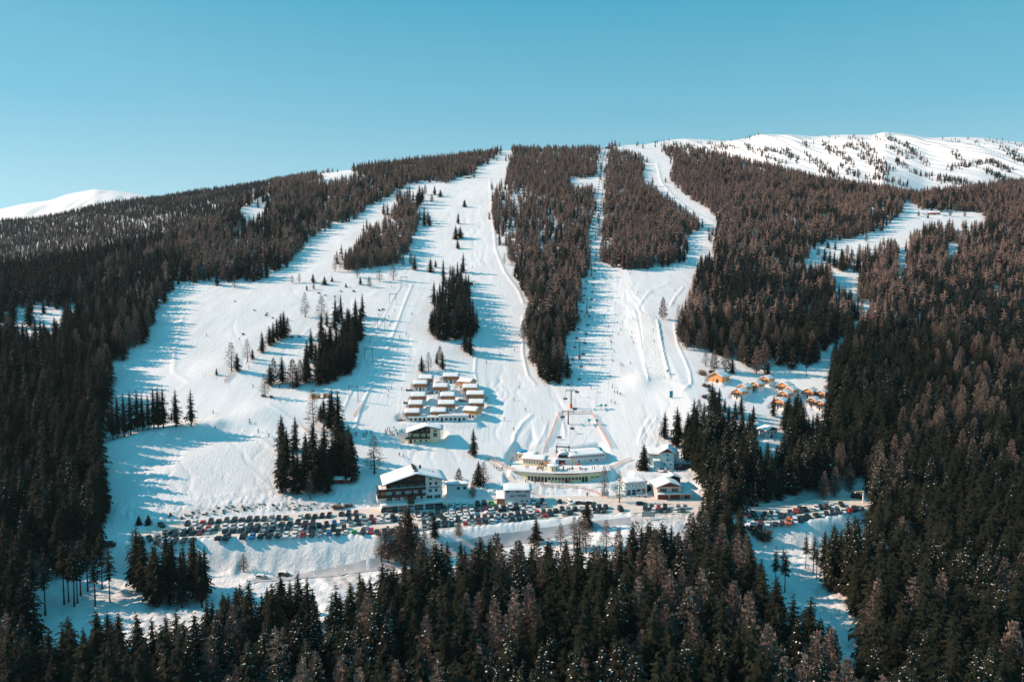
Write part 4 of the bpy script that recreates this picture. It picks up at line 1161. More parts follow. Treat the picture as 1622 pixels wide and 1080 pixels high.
for k in range(6): MB().box(-3 + k * 1.6, -2.88 + k * 1.6, 0, .12, -.6, 1.5).build('post', M['dark_wood'], f0)
fb = MB()
for k in range(4): fb.box(-3.1, 5.2, -.05, -.005, .1 + k * .35, .36 + k * .35)
fb.build('boards', M['dark_wood'], f0)

# chalets at the wood edge on the right
for i, (px, py, w, ln, look, barn) in enumerate(ALPINE):
    g, L = SITE['alpine', i]
    if barn:
        house('timber_barn', look, 'barn', g, R(-42), L, ln, 0.5, 3.3, R(27), 'y', 1.0, 'plaster', 'orange_wood', [('f', -1.2, 1.2, 1.0, 1.0), ('r', 6.5, .8, 2.0, 1.6)], [('f', 1.2, 0.0, 1.5, 2.1)], None, False, 0.4, i)
        continue
    wins = [('f', -L * .2, 3.1, .9, 1.0), ('f', L * .2, 3.1, .9, 1.0), ('f', -L * .22, 0.9, .9, 1.0), ('f', L * .22, 0.9, .9, 1.0), ('r', 2, 3.0, .9, .9), ('r', 4.6, 3.0, .9, .9)]
    house('alpine_chalet', 'snow-roofed ' + look, 'chalet', g, R(-46), L * .95, ln, 2.5, 1.6, R(26), 'y', 0.5, 'plaster', 'orange_wood', wins, [('f', 0, 0, .9, 2.0)], 'orange-gabled chalets at the wood edge', True, 0.4, 30 + i, (2.6, -L / 2, L / 2))
house('storage_shed', 'brown timber shed with snowy roof beside the tall clump of spruces', 'shed', SITE['shed'], R(3), 6.8, 4.0, 0.4, 1.7, R(12), 'x', 0.5, 'concrete', 'red_wood', [], [('f', 0, 0.3, 1.6, 1.6)], None, False, 0.4, 51)
house('wooden_hut', 'larger of two little orange huts below the long clump', 'hut', SITE['hut1'], R(-15), 3.4, 3.2, 0.3, 1.8, R(28), 'y', 0.5, 'concrete', 'orange_wood', [('f', .8, .9, .7, .7)], [('f', -.5, .2, .9, 1.7)], None, False, 0.3, 52)
house('wooden_hut', 'smaller of two little orange huts below the long clump', 'hut', SITE['hut2'], R(-15), 2.9, 3.2, 0.3, 1.8, R(28), 'y', 0.5, 'concrete', 'orange_wood', [('f', .7, .9, .6, .7)], [('f', -.4, .2, .9, 1.7)], None, False, 0.3, 53)
house('mountain_hut', 'low hut with snowy roof at the forest edge of the upper piste', 'hut', SITE['top_hut'], 0, 9, 5, 1.0, 1.2, R(16), 'x', 0.8, 'concrete', 'brown_wood', [('f', -2, .9, 1, .9)], [('f', 1, 0, 1, 1.9)], None, False, 0.6, 54)
house('mountain_hut', 'brown hut on the far clearing above the forest', 'hut', SITE['far_hut'], R(-20), 12, 6, 1.2, 1.8, R(22), 'x', 0.8, 'concrete', 'brown_wood', [('f', -3, 1.2, 1, 1), ('f', 3, 1.2, 1, 1)], [('f', 0, 0, 1, 2)], None, False, 0.4, 55)
house('mountain_hut', 'small dark hut behind the clump above the chalet village', 'hut', SITE['mid_hut'], 0, 5, 4, .5, 1.8, R(20), 'x', 0.5, 'concrete', 'dark_wood', [('f', -1.2, .9, .8, .8)], [('f', .8, 0, .9, 1.8)], None, False, 0.5, 56)

def text_mesh(root, name, txt, size, at, m='sign_ink', shear=0.0, bold=0.0):
    cu = bpy.data.curves.new('lettering', 'FONT'); cu.body = txt; cu.size = size; cu.extrude = 0.03; cu.align_x = 'CENTER'; cu.shear = shear; cu.offset = bold
    t = bpy.data.objects.new('lettering', cu); COL.objects.link(t)
    me = bpy.data.meshes.new_from_object(t.evaluated_get(bpy.context.evaluated_depsgraph_get()))
    bpy.data.objects.remove(t); bpy.data.curves.remove(cu)
    me.transform(Matrix.Translation(at) @ Matrix.Rotation(math.pi / 2, 4, 'X'))
    me.materials.clear(); me.materials.append(M[m])
    return obj(name, me, root)

# ---- the big hotel
g = SITE['hotel']; root = empty('hotel', g, R(14), 'large white and dark timber hotel with snowy gable roof beside the car park', 'hotel')
D = 14.0
MB().box(-10.5, 12.5, 0, D, 3.0, 9.4).build('wall', M['plaster'], root)
MB().box(5.6, 12.5, 0.0, D, 9.4, 11.6).build('tower_wall', M['plaster'], root)
MB().box(-12.5, 12.5, -2.2, D, -2, 2.9).build('ground_floor', M['plaster'], root)
mb = MB(); wobble_snow(mb, [(-2.9, 2.95), (-.05, 3.2)], -12.7, -1.8, 'x', 0.4, 1); mb.build('canopy_snow', M['snow'], root)
mb = MB(); wobble_snow(mb, [(-2.9, 2.95), (-.05, 3.2)], 0.6, 12.8, 'x', 0.35, 2); mb.build('canopy_snow', M['snow'], root)
MB().prism([(-10.4, 9.4), (5.58, 9.4), (5.58, 13.3), (1.7, 14.5), (-10.4, 11.05)], -0.05, D, 'y').build('gable', M['dark_wood'], root)
MB().prism([(5.6, 11.6), (12.5, 11.6), (12.5, 11.7), (5.6, 13.3)], -0.02, D - .1, 'y').build('gable', M['plaster'], root)
rf = gable_roof(root, [(-12.2, 10.75), (1.7, 14.75), (14.6, 11.3)], -1.7, D + 1.0, 'y', 0.25, 0.5, 'dark_wood', 3)
rk = MB()
for k in range(14): rk.box(1.3 + rnd.uniform(-.5, .2), 2.2 + rnd.uniform(-.2, .5), 0.5 + k * .95, 1.2 + k * .95, 15.0, 15.65 + rnd.uniform(-.1, .15))
rk.build('ridge_cap', M['dark_metal'], rf)
MB().box(4.0, 4.8, 8, 8.8, 13.5, 16.2).build('chimney', M['red_wood'], rf)
MB().box(9.4, 9.8, 6, 6.4, 12, 13.9).build('chimney', M['dark_metal'], rf)
for z in (5.95, 8.45):
    b = MB(); b.box(-14.2, 5.5, -1.4, -.06, z - .2, z); b.box(-14.2, -10.55, 0, 8, z - .2, z); b.build('balcony', M['dark_wood'], root)
    b = MB(); b.box(-14.2, 5.5, -1.4, -1.3, z + .02, z + .95); b.box(-14.2, -14.1, -1.3, 8, z + .02, z + .95); b.build('railing', M['dark_wood'], root)
b = MB(); b.box(-10, 5.3, -1.2, -.06, 10.9, 11.05); b.box(-8.0, 5.2, -1.2, -1.1, 11.06, 11.2); b.build('balcony', M['dark_wood'], root)
MB().box(-14.1, -10.6, .1, 7.9, 3.2, 5.7).build('side_wing', M['plaster'], root)
mb = MB(); wobble_snow(mb, [(0, 8.5), (7.8, 8.5)], -14.0, -10.6, 'x', 0.5, 5); mb.build('terrace_snow', M['snow'], root)
pb = MB()
for x in (-14.0, -6.5, -0.8, 5.2): pb.box(x, x + .2, -1.35, -1.15, 2.9, 8.25)
pb.build('balcony_posts', M['plaster'], root)
for x in (-10.2 + 1, -5.9, -2.4): window(root, 25, D, 'f', x, 4.0, 2.3, 1.5, 0, 'frame')
for x in (1.2, 4.0): window(root, 25, D, 'f', x, 4.0, 1.2, 1.4)
for x in (7.2, 10.5): window(root, 25, D, 'f', x, 3.9, 2.6, 1.5)
for x in (-7.4, -3.7, -0.2, 3.3): window(root, 25, D, 'f', x, 6.3, 1.8, 1.7, 0, 'frame')
for x in (-7.2, -3.6, -0.1, 3.4): window(root, 25, D, 'f', x, 9.6, 2.2, 1.2, 0.05, 'frame')
for x in (7.6, 10.0):
    for z in (6.6, 9.5): window(root, 25, D, 'f', x, z, 1.2, 1.4)
window(root, 25, D, 'f', 7.6, 11.75, 1.2, 0.8)
for x in (-1.0, 2.8): window(root, 25, D, 'f', x, 12.0, 1.0, 0.9, 0.05, 'brown_wood')
for x, w in ((-10.1, 4.0), (-7.0, 2.0), (-4.0, 3.4), (2.5, 3.6), (6.9, 3.6), (10.7, 3.4)):
    s = MB().box(x - w / 2, x + w / 2, -2.28, -2.1, 0.05, 2.3).build('shop_window', M['glass'], root)
    MB().box(x - w / 2, x + w / 2, -2.31, -2.29, 1.1, 1.2).build('glazing_bar', M['frame'], s)
MB().box(-1.75, 0.55, -2.6, -.05, 2.9, 6.0).build('entrance_porch', M['dark_wood'], root)
door(root, 25, D, 'f', -.6, 0.0, 1.9, 2.3, 'dark_wood', 2.2)
st = MB()
for k in range(8): st.box(-1.7, .5, -3.4 - .32 * k, -3.1 - .32 * k + .02, -.6, 1.9 - .24 * k)
st.build('steps', M['concrete'], root)
lt = text_mesh(root, 'lettering', 'stamperl', 1.25, (9.0, -0.04, 8.35), 'sign_ink', 0.35, 0.02)
MB().bar((8.2, -.06, 8.15), (11.6, -.06, 8.35), .05).build('swoosh', M['pad_teal'], lt)
r2 = empty('hotel_annexe', (g.x + 17.5, g.y + 14.5, g.z), R(4), 'low white annexe with snowy roof behind the big hotel', 'building')
MB().box(-4.5, 4.5, 0, 6, 0, 6.3).build('wall', M['plaster'], r2)
rf = MB().box(-5, 5, -.6, 6.4, 6.32, 6.55).build('roof', M['dark_wood'], r2)
mb = MB(); wobble_snow(mb, [(-.6, 6.56), (6.4, 6.7)], -5, 5, 'x', .5, 8); mb.build('roof_snow', M['snow'], rf)
window(r2, 9, 6, 'f', 0.5, 4.0, 1.5, 1.4); window(r2, 9, 6, 'f', 3.2, 4.0, 1.3, 1.4)

# ---- yellow hotel on the piste
g = SITE['yellow_hotel']; root = empty('hotel', g, R(6), 'smaller cream hotel with dark gable standing on the piste below the chalets', 'hotel')
W = 9.5
MB().box(-7.6, 3.2, 0, W, -2, 5.2).build('wall', M['cream'], root)
MB().box(3.2, 8.2, -.3, W, -2, 6.8).build('side_wing', M['cream'], root)
MB().prism([(-6.6, 5.2), (3.15, 5.2), (3.15, 7.4), (1.2, 8.0), (-6.6, 5.6)], -0.05, W, 'y').build('gable', M['dark_wood'], root)
MB().prism([(3.2, 6.8), (8.2, 6.8), (8.2, 6.85), (3.2, 7.5)], -.3, W - .1, 'y').build('gable', M['cream'], root)
rf = gable_roof(root, [(-8.6, 5.2), (1.2, 8.3), (9.6, 6.7)], -1.4, W + .8, 'y', .22, .45, 'dark_wood', 12)
MB().box(1.0, 1.7, 6, 6.7, 8.0, 9.6).build('chimney', M['dark_metal'], rf)
b = MB(); b.box(-8.6, 3.1, -1.3, -.06, 2.5, 2.65); b.build('balcony', M['dark_wood'], root)
b = MB(); b.box(-8.6, 3.1, -1.3, -1.2, 2.67, 3.5); b.build('railing', M['dark_wood'], root)
b = MB(); b.box(-5.6, 3.1, -1.2, -.06, 5.0, 5.15); b.box(-5.6, 3.1, -1.2, -1.1, 5.16, 5.9); b.build('balcony', M['dark_wood'], root)
for x in (-5.6, -1.5, 1.3): window(root, 16, W, 'f', x, 3.2, 1.1, 1.6)
for x in (-3.4, -.7, 1.8): window(root, 16, W, 'f', x, 5.9, .9, .9, .05)
for x in (-4.2, -1.4, 1.2): window(root, 16, W, 'f', x, .6, 1.0, 1.4)
door(root, 16, W, 'f', -6.2, 0, 1.1, 2.1); window(root, 16, W, 'f', 5.6, 3.0, 2.0, 2.4, .3); window(root, 16, W, 'f', 5.7, 5.8, 1.8, .7, .3, 'dark_wood')

# ---- sports shop
g = SITE['shop']; root = house('sports_shop', 'plain grey-white sports shop with snowy roof and dark lettering beside the car park', 'shop', g, R(2), 10.8, 9.5, 6.1, 0, R(13), 'x', .6, 'grey_wall', 'grey_wall',
     [('f', -4.1, 5.2, 1.7, .75), ('f', 0, 5.2, 1.7, .75), ('f', 4.0, 5.2, 1.7, .75), ('f', 1.9, 1.1, .9, 1.0), ('f', 4.0, 1.1, .9, .9)], [('f', -3.2, 0, 4.0, 2.2, 'teal_wall', 0, 'garage_door')], None, False, .45, 60, None, 2.0)
text_mesh(root, 'lettering', 'Sport', .95, (-2.2, -.05, 3.45), 'sign_ink', .35, .02); text_mesh(root, 'lettering', 'PICHLER', 1.0, (1.7, -.05, 3.5), 'sign_ink', 0, .03)
lean = MB().box(-8.7, -5.45, .6, 9, -2, 2.3).build('lean_to', M['brown_wood'], root)
mb = MB(); wobble_snow(mb, [(.3, 2.4), (9.2, 3.6)], -8.9, -5.45, 'x', .4, 61); mb.build('roof_snow', M['snow'], lean)

# ---- valley station of the chairlift
g = SITE['station']
root = empty('lift_station', g, 0, 'long curved yellow lift station building with snowy terrace on top', 'lift station')
N = 28; HW = 21.5; SAG = 5.5; HT = 3.9
def arc(i, off=0.0):
    a = -1 + 2 * i / N
    return a * (HW + off), SAG * a * a - off
wl = MB()
for i in range(N):
    (x0, y0), (x1, y1) = arc(i), arc(i + 1)
    wl.poly([(x0, y0, -1.5), (x1, y1, -1.5), (x1, y1, HT), (x0, y0, HT)])
wl.poly([(HW, SAG, -1.5), (HW, 14, -1.5), (HW, 14, HT), (HW, SAG, HT)]); wl.poly([(-HW, 14, -1.5), (-HW, SAG, -1.5), (-HW, SAG, HT), (-HW, 14, HT)])
wl.build('wall', M['yellow'], root)
fa = MB(); dk = MB()
for i in range(N):
    (x0, y0), (x1, y1) = arc(i, .7), arc(i + 1, .7)
    for z0, z1 in ((HT, HT + .5),):
        fa.poly([(x0, y0, z0), (x1, y1, z0), (x1, y1, z1), (x0, y0, z1)])
    (u0, v0), (u1, v1) = arc(i), arc(i + 1)
    fa.poly([(u0, v0, HT), (u1, v1, HT), (x1, y1, HT), (x0, y0, HT)])
    dk.poly([(x0, y0, HT + .5), (x1, y1, HT + .5), (x1, 15, HT + .5), (x0, 15, HT + .5)])
fa.build('fascia', M['concrete'], root); dk.build('terrace_deck', M['snow'], root)
rs = MB()
for i in range(12, 19):
    (x0, y0), (x1, y1) = arc(i, .74), arc(i + 1, .74)
    rs.poly([(x0, y0, HT - .1), (x1, y1, HT - .1), (x1, y1, HT + .3), (x0, y0, HT + .3)])
rs.build('red_sign_band', M['red'], root)
for i in range(3, N - 6):
    (x0, y0), (x1, y1) = arc(i), arc(i + 1)
    fx, fy = x1 - x0, y1 - y0
    isdoor = i in (8, 9, 15, 20, 21)
    z0, z1 = (0.0, 2.5) if (isdoor or i in (4, 5, 6, 7)) else (1.0, 2.5)
    q = [(x0 + fx * .12, y0 + fy * .12 - .06), (x0 + fx * .88, y0 + fy * .88 - .06)]
    f = MB(); f.poly([(q[0][0], q[0][1], z0), (q[1][0], q[1][1], z0), (q[1][0], q[1][1], z1), (q[0][0], q[0][1], z1)])
    if i == 3: continue
    w = f.build('door' if isdoor else 'window', M['dark_wood' if isdoor else 'glass'], root)
    s = MB(); s.poly([(q[0][0] , q[0][1] - .03, z1 - .12), (q[1][0], q[1][1] - .03, z1 - .12), (q[1][0], q[1][1] - .03, z1), (q[0][0], q[0][1] - .03, z1)])
    s.build('lintel', M['frame'], w)
sx, sy = arc(24.4)
tx = text_mesh(root, 'lettering', 'BULL BAR', .95, (0, 0, 0), 'sign_ink', 0, .02)
tx.location = (sx - .4, sy - .25, 1.5); tx.rotation_euler = (0, 0, math.atan2(arc(25)[1] - arc(23)[1], arc(25)[0] - arc(23)[0]))
rl = MB()
for i in range(N):
    (x0, y0), (x1, y1) = arc(i, .6), arc(i + 1, .6)
    rl.bar((x0, y0, HT + 1.5), (x1, y1, HT + 1.5), .035, 4); rl.bar((x0, y0, HT + 1.0), (x1, y1, HT + 1.0), .025, 4); rl.bar((x0, y0, HT + .5), (x0, y0, HT + 1.5), .03, 4)
rl.build('railing', M['frame'], root)
DZ = g.z + HT + .5
# kiosk on the terrace
k = empty('terrace_kiosk', (g.x - 3.5, g.y + 5.0, DZ), 0, 'round cream kiosk with snowy cap on the station terrace', 'kiosk')
kb = MB(); kr = MB()
kb.bar((0, 0, 0), (0, 0, 2.3), 2.4, 12); kr.bar((0, 0, 2.3), (0, 0, 2.5), 2.8, 12); kr.bar((0, 0, 2.5), (0, 0, 3.2), 2.75, 12, 0, 0.8)
kb.build('wall', M['yellow'], k); kr.build('roof_snow', M['snow'], k); MB().box(-.5, .5, -2.45, -2.3, 0.05, 2.0).build('door', M['frame'], k)
# yellow restaurant pavilion and curved bar with a blue canopy
b = house('restaurant_pavilion', 'yellow pavilion with a row of dark windows and snowy roof on the terrace', 'building', (g.x - 12.2, g.y + 12.8, DZ - .1), R(-17), 10.5, 7, 3.3, 0, R(14), 'x', .7, 'yellow', 'yellow',
      [('f', -4.4 + 1.25 * i, 1.1, .55, 1.6) for i in range(8)] + [('r', 2.5, .9, 1.2, 1.6), ('r', 5, .9, 1.2, 1.6)], [], None, False, .4, 70)
b2 = house('apres_ski_bar', 'low cream bar with snowy roof and blue canopy behind the yellow pavilion', 'building', (g.x - 15.4, g.y + 22.0, DZ + .1), R(-22), 8.5, 5, 3.2, 0, R(10), 'x', .5, 'cream', 'cream', [('f', -3.4 + 1.3 * i, 1.2, .8, 1.1) for i in range(6)], [], None, False, .5, 71)
cp = MB(); cp.bar((-3, 2.2, 4.3), (-3, 2.2, 4.45), 2.7, 8); cp.bar((-3, 2.2, 4.45), (-3, 2.2, 5.0), 2.6, 8, 0, .5); cp.build('canopy', M['pool'], b2)
# drive station of the chairlift, rounded snow-covered hood
d = empty('chairlift_terminal', (g.x + 2.0, g.y + 15.0, DZ), 0, 'grey chairlift terminal with rounded snow-covered hood', 'lift terminal')
MB().box(-3.6, 3.6, 0, 5.5, -.3, 2.6).build('base_wall', M['grey_wall'], d)
MB().box(-2.2, .8, -.1, .1, .1, 2.1).build('door', M['dark_metal'], d)
prof = [(-3.0 + .0, 2.6)] + [(-3.0 * math.cos(a), 2.6 + 2.9 * math.sin(a)) for a in [math.pi * i / 10 for i in range(11)]] + [(3.0, 2.6)]
MB().prism(prof[1:-1], .6, 9.5, 'y').build('hood', M['grey_wall'], d)
mb = MB(); wobble_snow(mb, [(3.1 * -math.cos(a), 2.65 + 2.95 * math.sin(a)) for a in [math.pi * (i + 1.2) / 12 for i in range(10)]], .8, 9.6, 'y', .35, 72)
mb.build('roof_snow', M['snow'], d); MB().box(-2.2, 2.2, .4, .62, 3.0, 4.6).build('window', M['glass'], d)
mb = MB(); wobble_snow(mb, [(-.3, 2.62), (.7, 2.7)], -3.7, 3.7, 'x', .35, 73); mb.build('ledge_snow', M['snow'], d)
# ski school hall
h = house('ski_hall', 'wide white hall with snowy roof and grey roller doors beside the chairlift terminal', 'hall', (g.x + 13.6, g.y + 17.6, DZ - .2), R(17), 18.5, 12, 4.2, 0, R(9), 'x', .7, 'grey_wall', 'grey_wall',
      [('f', -8.2 + 1.35 * i, 3.2, .95, .7) for i in range(13)], [], None, False, .45, 74)
for i, m in enumerate(('cream', 'frame', 'frame', 'frame', 'grey_wall', 'frame')):
    q = MB().box(-8.8 + 3.0 * i, -6.2 + 3.0 * i, -.08, .05, .1, 2.8).build('roller_door', M[m], h)
    MB().box(-8.0 + 3.0 * i, -6.9 + 3.0 * i, -.11, -.06, 1.2, 1.9).build('sign_panel', M['red' if i == 3 else 'sign_ink' if i in (1, 4) else 'concrete'], q)
MB().box(7.6, 8.7, 3, 5.4, 4.6, 6.5).build('roof_hatch', M['pad_teal'], h)

# ---- houses right of the station
g = SITE['blue_house']; root = empty('apartment_house', g, R(-12), 'pale blue house with brown gables and snowy roofs at the foot of the spruces', 'house')
MB().box(-1.0, 5.0, 0, 10, -2, 6.8).build('wall', M['teal_wall'], root); MB().prism([(-1.05, 6.8), (5.05, 6.8), (2, 8.6)], -.05, 10, 'y').build('gable', M['red_wood'], root)
gable_roof(root, [(-2.0, 6.3), (2.0, 8.7), (6.6, 5.95)], -1.2, 10.6, 'y', .22, .45, 'brown_wood', 80)
MB().box(-6.5, -1.0, 1.5, 9, -2, 5.6).build('side_wing', M['teal_wall'], root); MB().prism([(1.45, 5.6), (9.05, 5.6), (5.2, 7.2)], -6.55, -1.0, 'x').build('gable', M['red_wood'], root)
gable_roof(root, [(.5, 5.3), (5.2, 7.35), (10, 5.3)], -7.6, -.6, 'x', .22, .45, 'brown_wood', 81)
MB().box(5.0, 7.4, 3, 9, -2, 5.6).build('side_wing', M['teal_wall'], root)
e = MB().box(-4.2, -1.05, -.6, 1.45, -2, 2.6).build('porch', M['teal_wall'], root); mb = MB(); wobble_snow(mb, [(-1, 2.7), (1.5, 3.4)], -4.5, -1.1, 'x', .35, 82); mb.build('roof_snow', M['snow'], e)
for z in (3.0, 5.2): window(root, 0, 10, 'f', 2.0, z, 1.0, 1.0)
for x in (.6, 3.4): window(root, 0, 10, 'f', x, .9, .9, 1.0)
b = MB(); b.box(5.1, 7.4, 1.2, 2.9, 0.9, 1.1); b.build('balcony', M['dark_wood'], root)

g = SITE['workshop']; root = house('workshop', 'flat white workshop with four small upper windows and dark garage openings', 'workshop', g, R(18), 10.4, 7.5, 5.2, 0, R(6), 'x', .3, 'teal_wall', 'teal_wall',
      [('f', -3.6 + 1.75 * i, 3.7, .6, .9) for i in range(5)], [], None, False, .45, 83)
for i in range(4):
    q = MB().box(-4.4 + 2.35 * i, -2.8 + 2.35 * i, -.08, .05, .1, 2.3).build('garage_opening', M['glass'], root); MB().box(-4.4 + 2.35 * i, -2.8 + 2.35 * i, -.11, -.09, 1.15, 1.25).build('glazing_bar', M['frame'], q)
MB().box(5.2, 8.4, 2, 6, -.5, 2.4).build('side_shed', M['dark_wood'], root)

g = SITE['garage_house']; root = house('garage_house', 'rose-coloured house with dark wooden gable and two red-brown garage doors', 'house', g, R(4), 10.4, 9.5, 5.6, 0, R(20), 'y', 1.0, 'pink', 'red_wood', [('f', -2.7, 3.3, 2.9, 1.7), ('f', 2.4, 3.3, 2.9, 1.7)],
      [('f', -2.6, 0, 4.4, 2.3, 'red_wood', 0, 'garage_door'), ('f', 2.5, 0, 4.4, 2.3, 'red_wood', 0, 'garage_door')], None, False, .5, 84)
mb = MB(); mb.box(-5.4, 5.4, -1.5, -.06, 2.55, 2.7); q = mb.build('canopy', M['pink'], root); mb = MB(); wobble_snow(mb, [(-1.5, 2.71), (-.06, 2.8)], -5.4, 5.4, 'x', .35, 85); mb.build('canopy_snow', M['snow'], q)
gable_roof(root, [(1.0, 6.3), (4.6, 7.6), (8.2, 6.3)], 9.6, 16, 'y', .2, .5, 'brown_wood', 86); MB().box(1.6, 7.6, 9.7, 15.5, -1, 6.3).build('rear_wing', M['dark_wood'], root)
q = MB().box(6.0, 10.2, .5, 5, -1, 2.2).build('side_garage', M['pink'], root); mb = MB(); wobble_snow(mb, [(.1, 2.22), (5.2, 2.4)], 5.8, 10.5, 'x', .45, 87); mb.build('roof_snow', M['snow'], q)
MB().box(6.6, 9.2, .42, .6, 0, 1.7).build('garage_door', M['red_wood'], q)
house('white_house', 'white house with dark gable half hidden among the spruces', 'house', SITE['wood_house'], R(22), 7.2, 12, 4.2, 0, R(20), 'y', 1.0, 'plaster', 'dark_wood', [('f', -2, 2.4, .9, .9), ('f', 0, 2.4, .9, .9), ('f', 2, 2.4, .9, .9)], [('f', 0, 0, 1.1, 2.0)], None, False, .5, 88)
# ------------------------------------------------------------------ parked cars
PAINT = {}
for nm, c, me_ in (('black', (.012, .012, .014), .3), ('dark grey', (.05, .052, .056), .4), ('white', (.74, .74, .74), 0), ('silver', (.42, .43, .44), .6),
               ('dark blue', (.010, .017, .04), .3), ('blue', (.02, .16, .42), .2), ('red', (.52, .02, .025), .1), ('dark red', (.16, .012, .02), .2), ('green', (.03, .38, .06), .1), ('orange', (.72, .13, .03), .1), ('brown', (.09, .05, .035), .3)):
    PAINT[nm] = mat(nm.replace(' ', '_') + '_paint', c, .28, .05, .8, metal=me_, spec=.5)
M['tyre'] = mat('tyre_rubber', (.02, .02, .02), .9, .2); M['lamp'] = mat('lamp_glass', (.6, .6, .58), .2, .05); M['tail'] = mat('tail_lamp_glass', (.4, .01, .01), .3, .05)
def profile_mesh(name, secs, mats):
    """loft of cross sections; each = (x, half width low, half width high, z0, z1)"""
    mb = MB(); k = len(mb.v)
    for (x, wl, wh, z0, z1) in secs:
        zm = z0 + (z1 - z0) * .55
        mb.v += [(-wl * .92, x, z0), (-wl, x, zm), (-wh, x, z1), (wh, x, z1), (wl, x, zm), (wl * .92, x, z0)]
    n = len(secs)
    for i in range(n - 1):
        for j in range(6):
            a = k + i * 6 + j; b = k + i * 6 + (j + 1) % 6
            mb.f.append((a, b, b + 6, a + 6)); mb.m.append(0)
    mb.f.append(tuple(k + j for j in reversed(range(6)))); mb.m.append(0)
    mb.f.append(tuple(k + (n - 1) * 6 + j for j in range(6))); mb.m.append(0)
    return mb
CAR_KINDS = {   # length, hood height, roof height, cabin start and end (fractions), width
 'hatchback': (4.0, .92, 1.47, .26, .97, .88), 'estate car': (4.65, .95, 1.48, .28, .985, .91), 'off-roader': (4.55, 1.08, 1.72, .24, .97, .94), 'van': (4.95, 1.15, 1.95, .14, .985, .97), 'saloon': (4.7, .92, 1.44, .28, .86, .91)}
CAR_MESH = {}
def car_meshes(kind):
    if kind in CAR_MESH: return CAR_MESH[kind]
    L, hh, rh, c0, c1, w = CAR_KINDS[kind]
    y = lambda f: -L / 2 + L * f
    b = profile_mesh('body', [(y(0), w * .8, w * .7, .38, hh * .78), (y(.03), w * .95, w * .82, .26, hh * .86), (y(c0 * .8), w, w * .9, .24, hh), (y(c0 + .05), w, w * .93, .24, hh + .04),
        (y(.72), w, w * .93, .24, hh + .05), (y(.95), w * .97, w * .88, .26, hh + (.05 if kind != 'saloon' else 0)), (y(1.0), w * .88, w * .78, .4, hh * .92)], None)
    wt = w * .80
    a0, a1, b1, b0 = y(c0), y(c0 + (.17 if kind != 'van' else .10)), y(c1 - (.07 if kind != 'saloon' else .14)), y(c1)
    roof_t = .09
    # roof panel joins the body; glass house below it is a part of its own
    k = len(b.v)
    for (yy, z, ww) in ((a1 - .06, rh - roof_t, wt), (a1 + .15, rh, wt * .94), (b1 - .1, rh - .01, wt * .94), (b1 + .05, rh - roof_t, wt)):
        b.v += [(-ww, yy, z), (ww, yy, z)]
    b.f += [(k, k + 1, k + 3, k + 2), (k + 2, k + 3, k + 5, k + 4), (k + 4, k + 5, k + 7, k + 6)]; b.m += [0] * 3
    b.f += [(k, k + 2, k + 4, k + 6), (k + 7, k + 5, k + 3, k + 1)]; b.m += [0, 0]
    for s in (-1, 1):
        for yy in (a1 + .02, (a1 + b1) / 2, b1 - .02):
            b.bar((s * w * .93, yy - .03, hh + .02), (s * wt, yy, rh - roof_t), .045, 4)
    g = MB(); z0 = hh - .02; z1 = rh - roof_t
    lo = [(-w * .91, a0, z0), (w * .91, a0, z0), (w * .91, b0, z0 + .06), (-w * .91, b0, z0 + .06)]; hi = [(-wt, a1 - .03, z1), (wt, a1 - .03, z1), (wt, b1 + .02, z1), (-wt, b1 + .02, z1)]
    g.v = lo + hi
    for f in ((0, 1, 5, 4), (1, 2, 6, 5), (2, 3, 7, 6), (3, 0, 4, 7), (4, 5, 6, 7)): g.f.append(f); g.m.append(0)
    r = .33 if kind in ('off-roader', 'van') else .30
    wh = MB().bar((-.11, 0, 0), (.11, 0, 0), r, 10)
    hl = MB().box(-.16, .16, -.03, .05, -.07, .07); tl = MB().box(-.13, .13, -.05, .03, -.12, .12)
    CAR_MESH[kind] = (b, g.mesh('windows', M['glass']), wh.mesh('wheel', M['tyre']), hl.mesh('headlight', M['lamp']), tl.mesh('tail_light', M['tail']), L, w, r, hh, {})
    return CAR_MESH[kind]
def parked_car(px, py, kind, color, ang, label, group, snowy=False):
    g = ground(px, py, 200.0)
    b, gm, wm, hm, tm, L, w, r, hh, cache = car_meshes(kind)
    key = color
    if key not in cache: cache[key] = b.mesh('body', PAINT[color])
    label = ' '.join(label.split()[:16])
    o = empty('parked_car', (g.x, g.y, g.z + .13), ang, label, 'car', group)
    obj('body', cache[key], o); obj('windows', gm, o)
    for sx in (-1, 1):
        for yy in (-L * .31, L * .30):
            q = obj('wheel', wm, o); q.location = (sx * (w - .10), yy, r - .13)
        q = obj('headlight', hm, o); q.location = (sx * w * .62, -L / 2 + .06, hh * .68)
        q = obj('tail_light', tm, o); q.location = (sx * w * .70, L / 2 - .05, hh * .80)
    if snowy:
        mb = MB(); wobble_snow(mb, [(-w * .8, CAR_KINDS[kind][2] - .25), (0, CAR_KINDS[kind][2] - .02), (w * .8, CAR_KINDS[kind][2] - .25)], -L * .3, L * .45, 'y', .35, int(px)); mb.build('snow_cover', M['snow'], o)
    return o
COLORS = ['black'] * 26 + ['dark grey'] * 24 + ['white'] * 20 + ['silver'] * 14 + ['dark blue'] * 7 + ['brown'] * 3 + ['dark red'] * 2
KINDS_ = ['hatchback'] * 30 + ['estate car'] * 30 + ['off-roader'] * 22 + ['saloon'] * 8 + ['van'] * 7
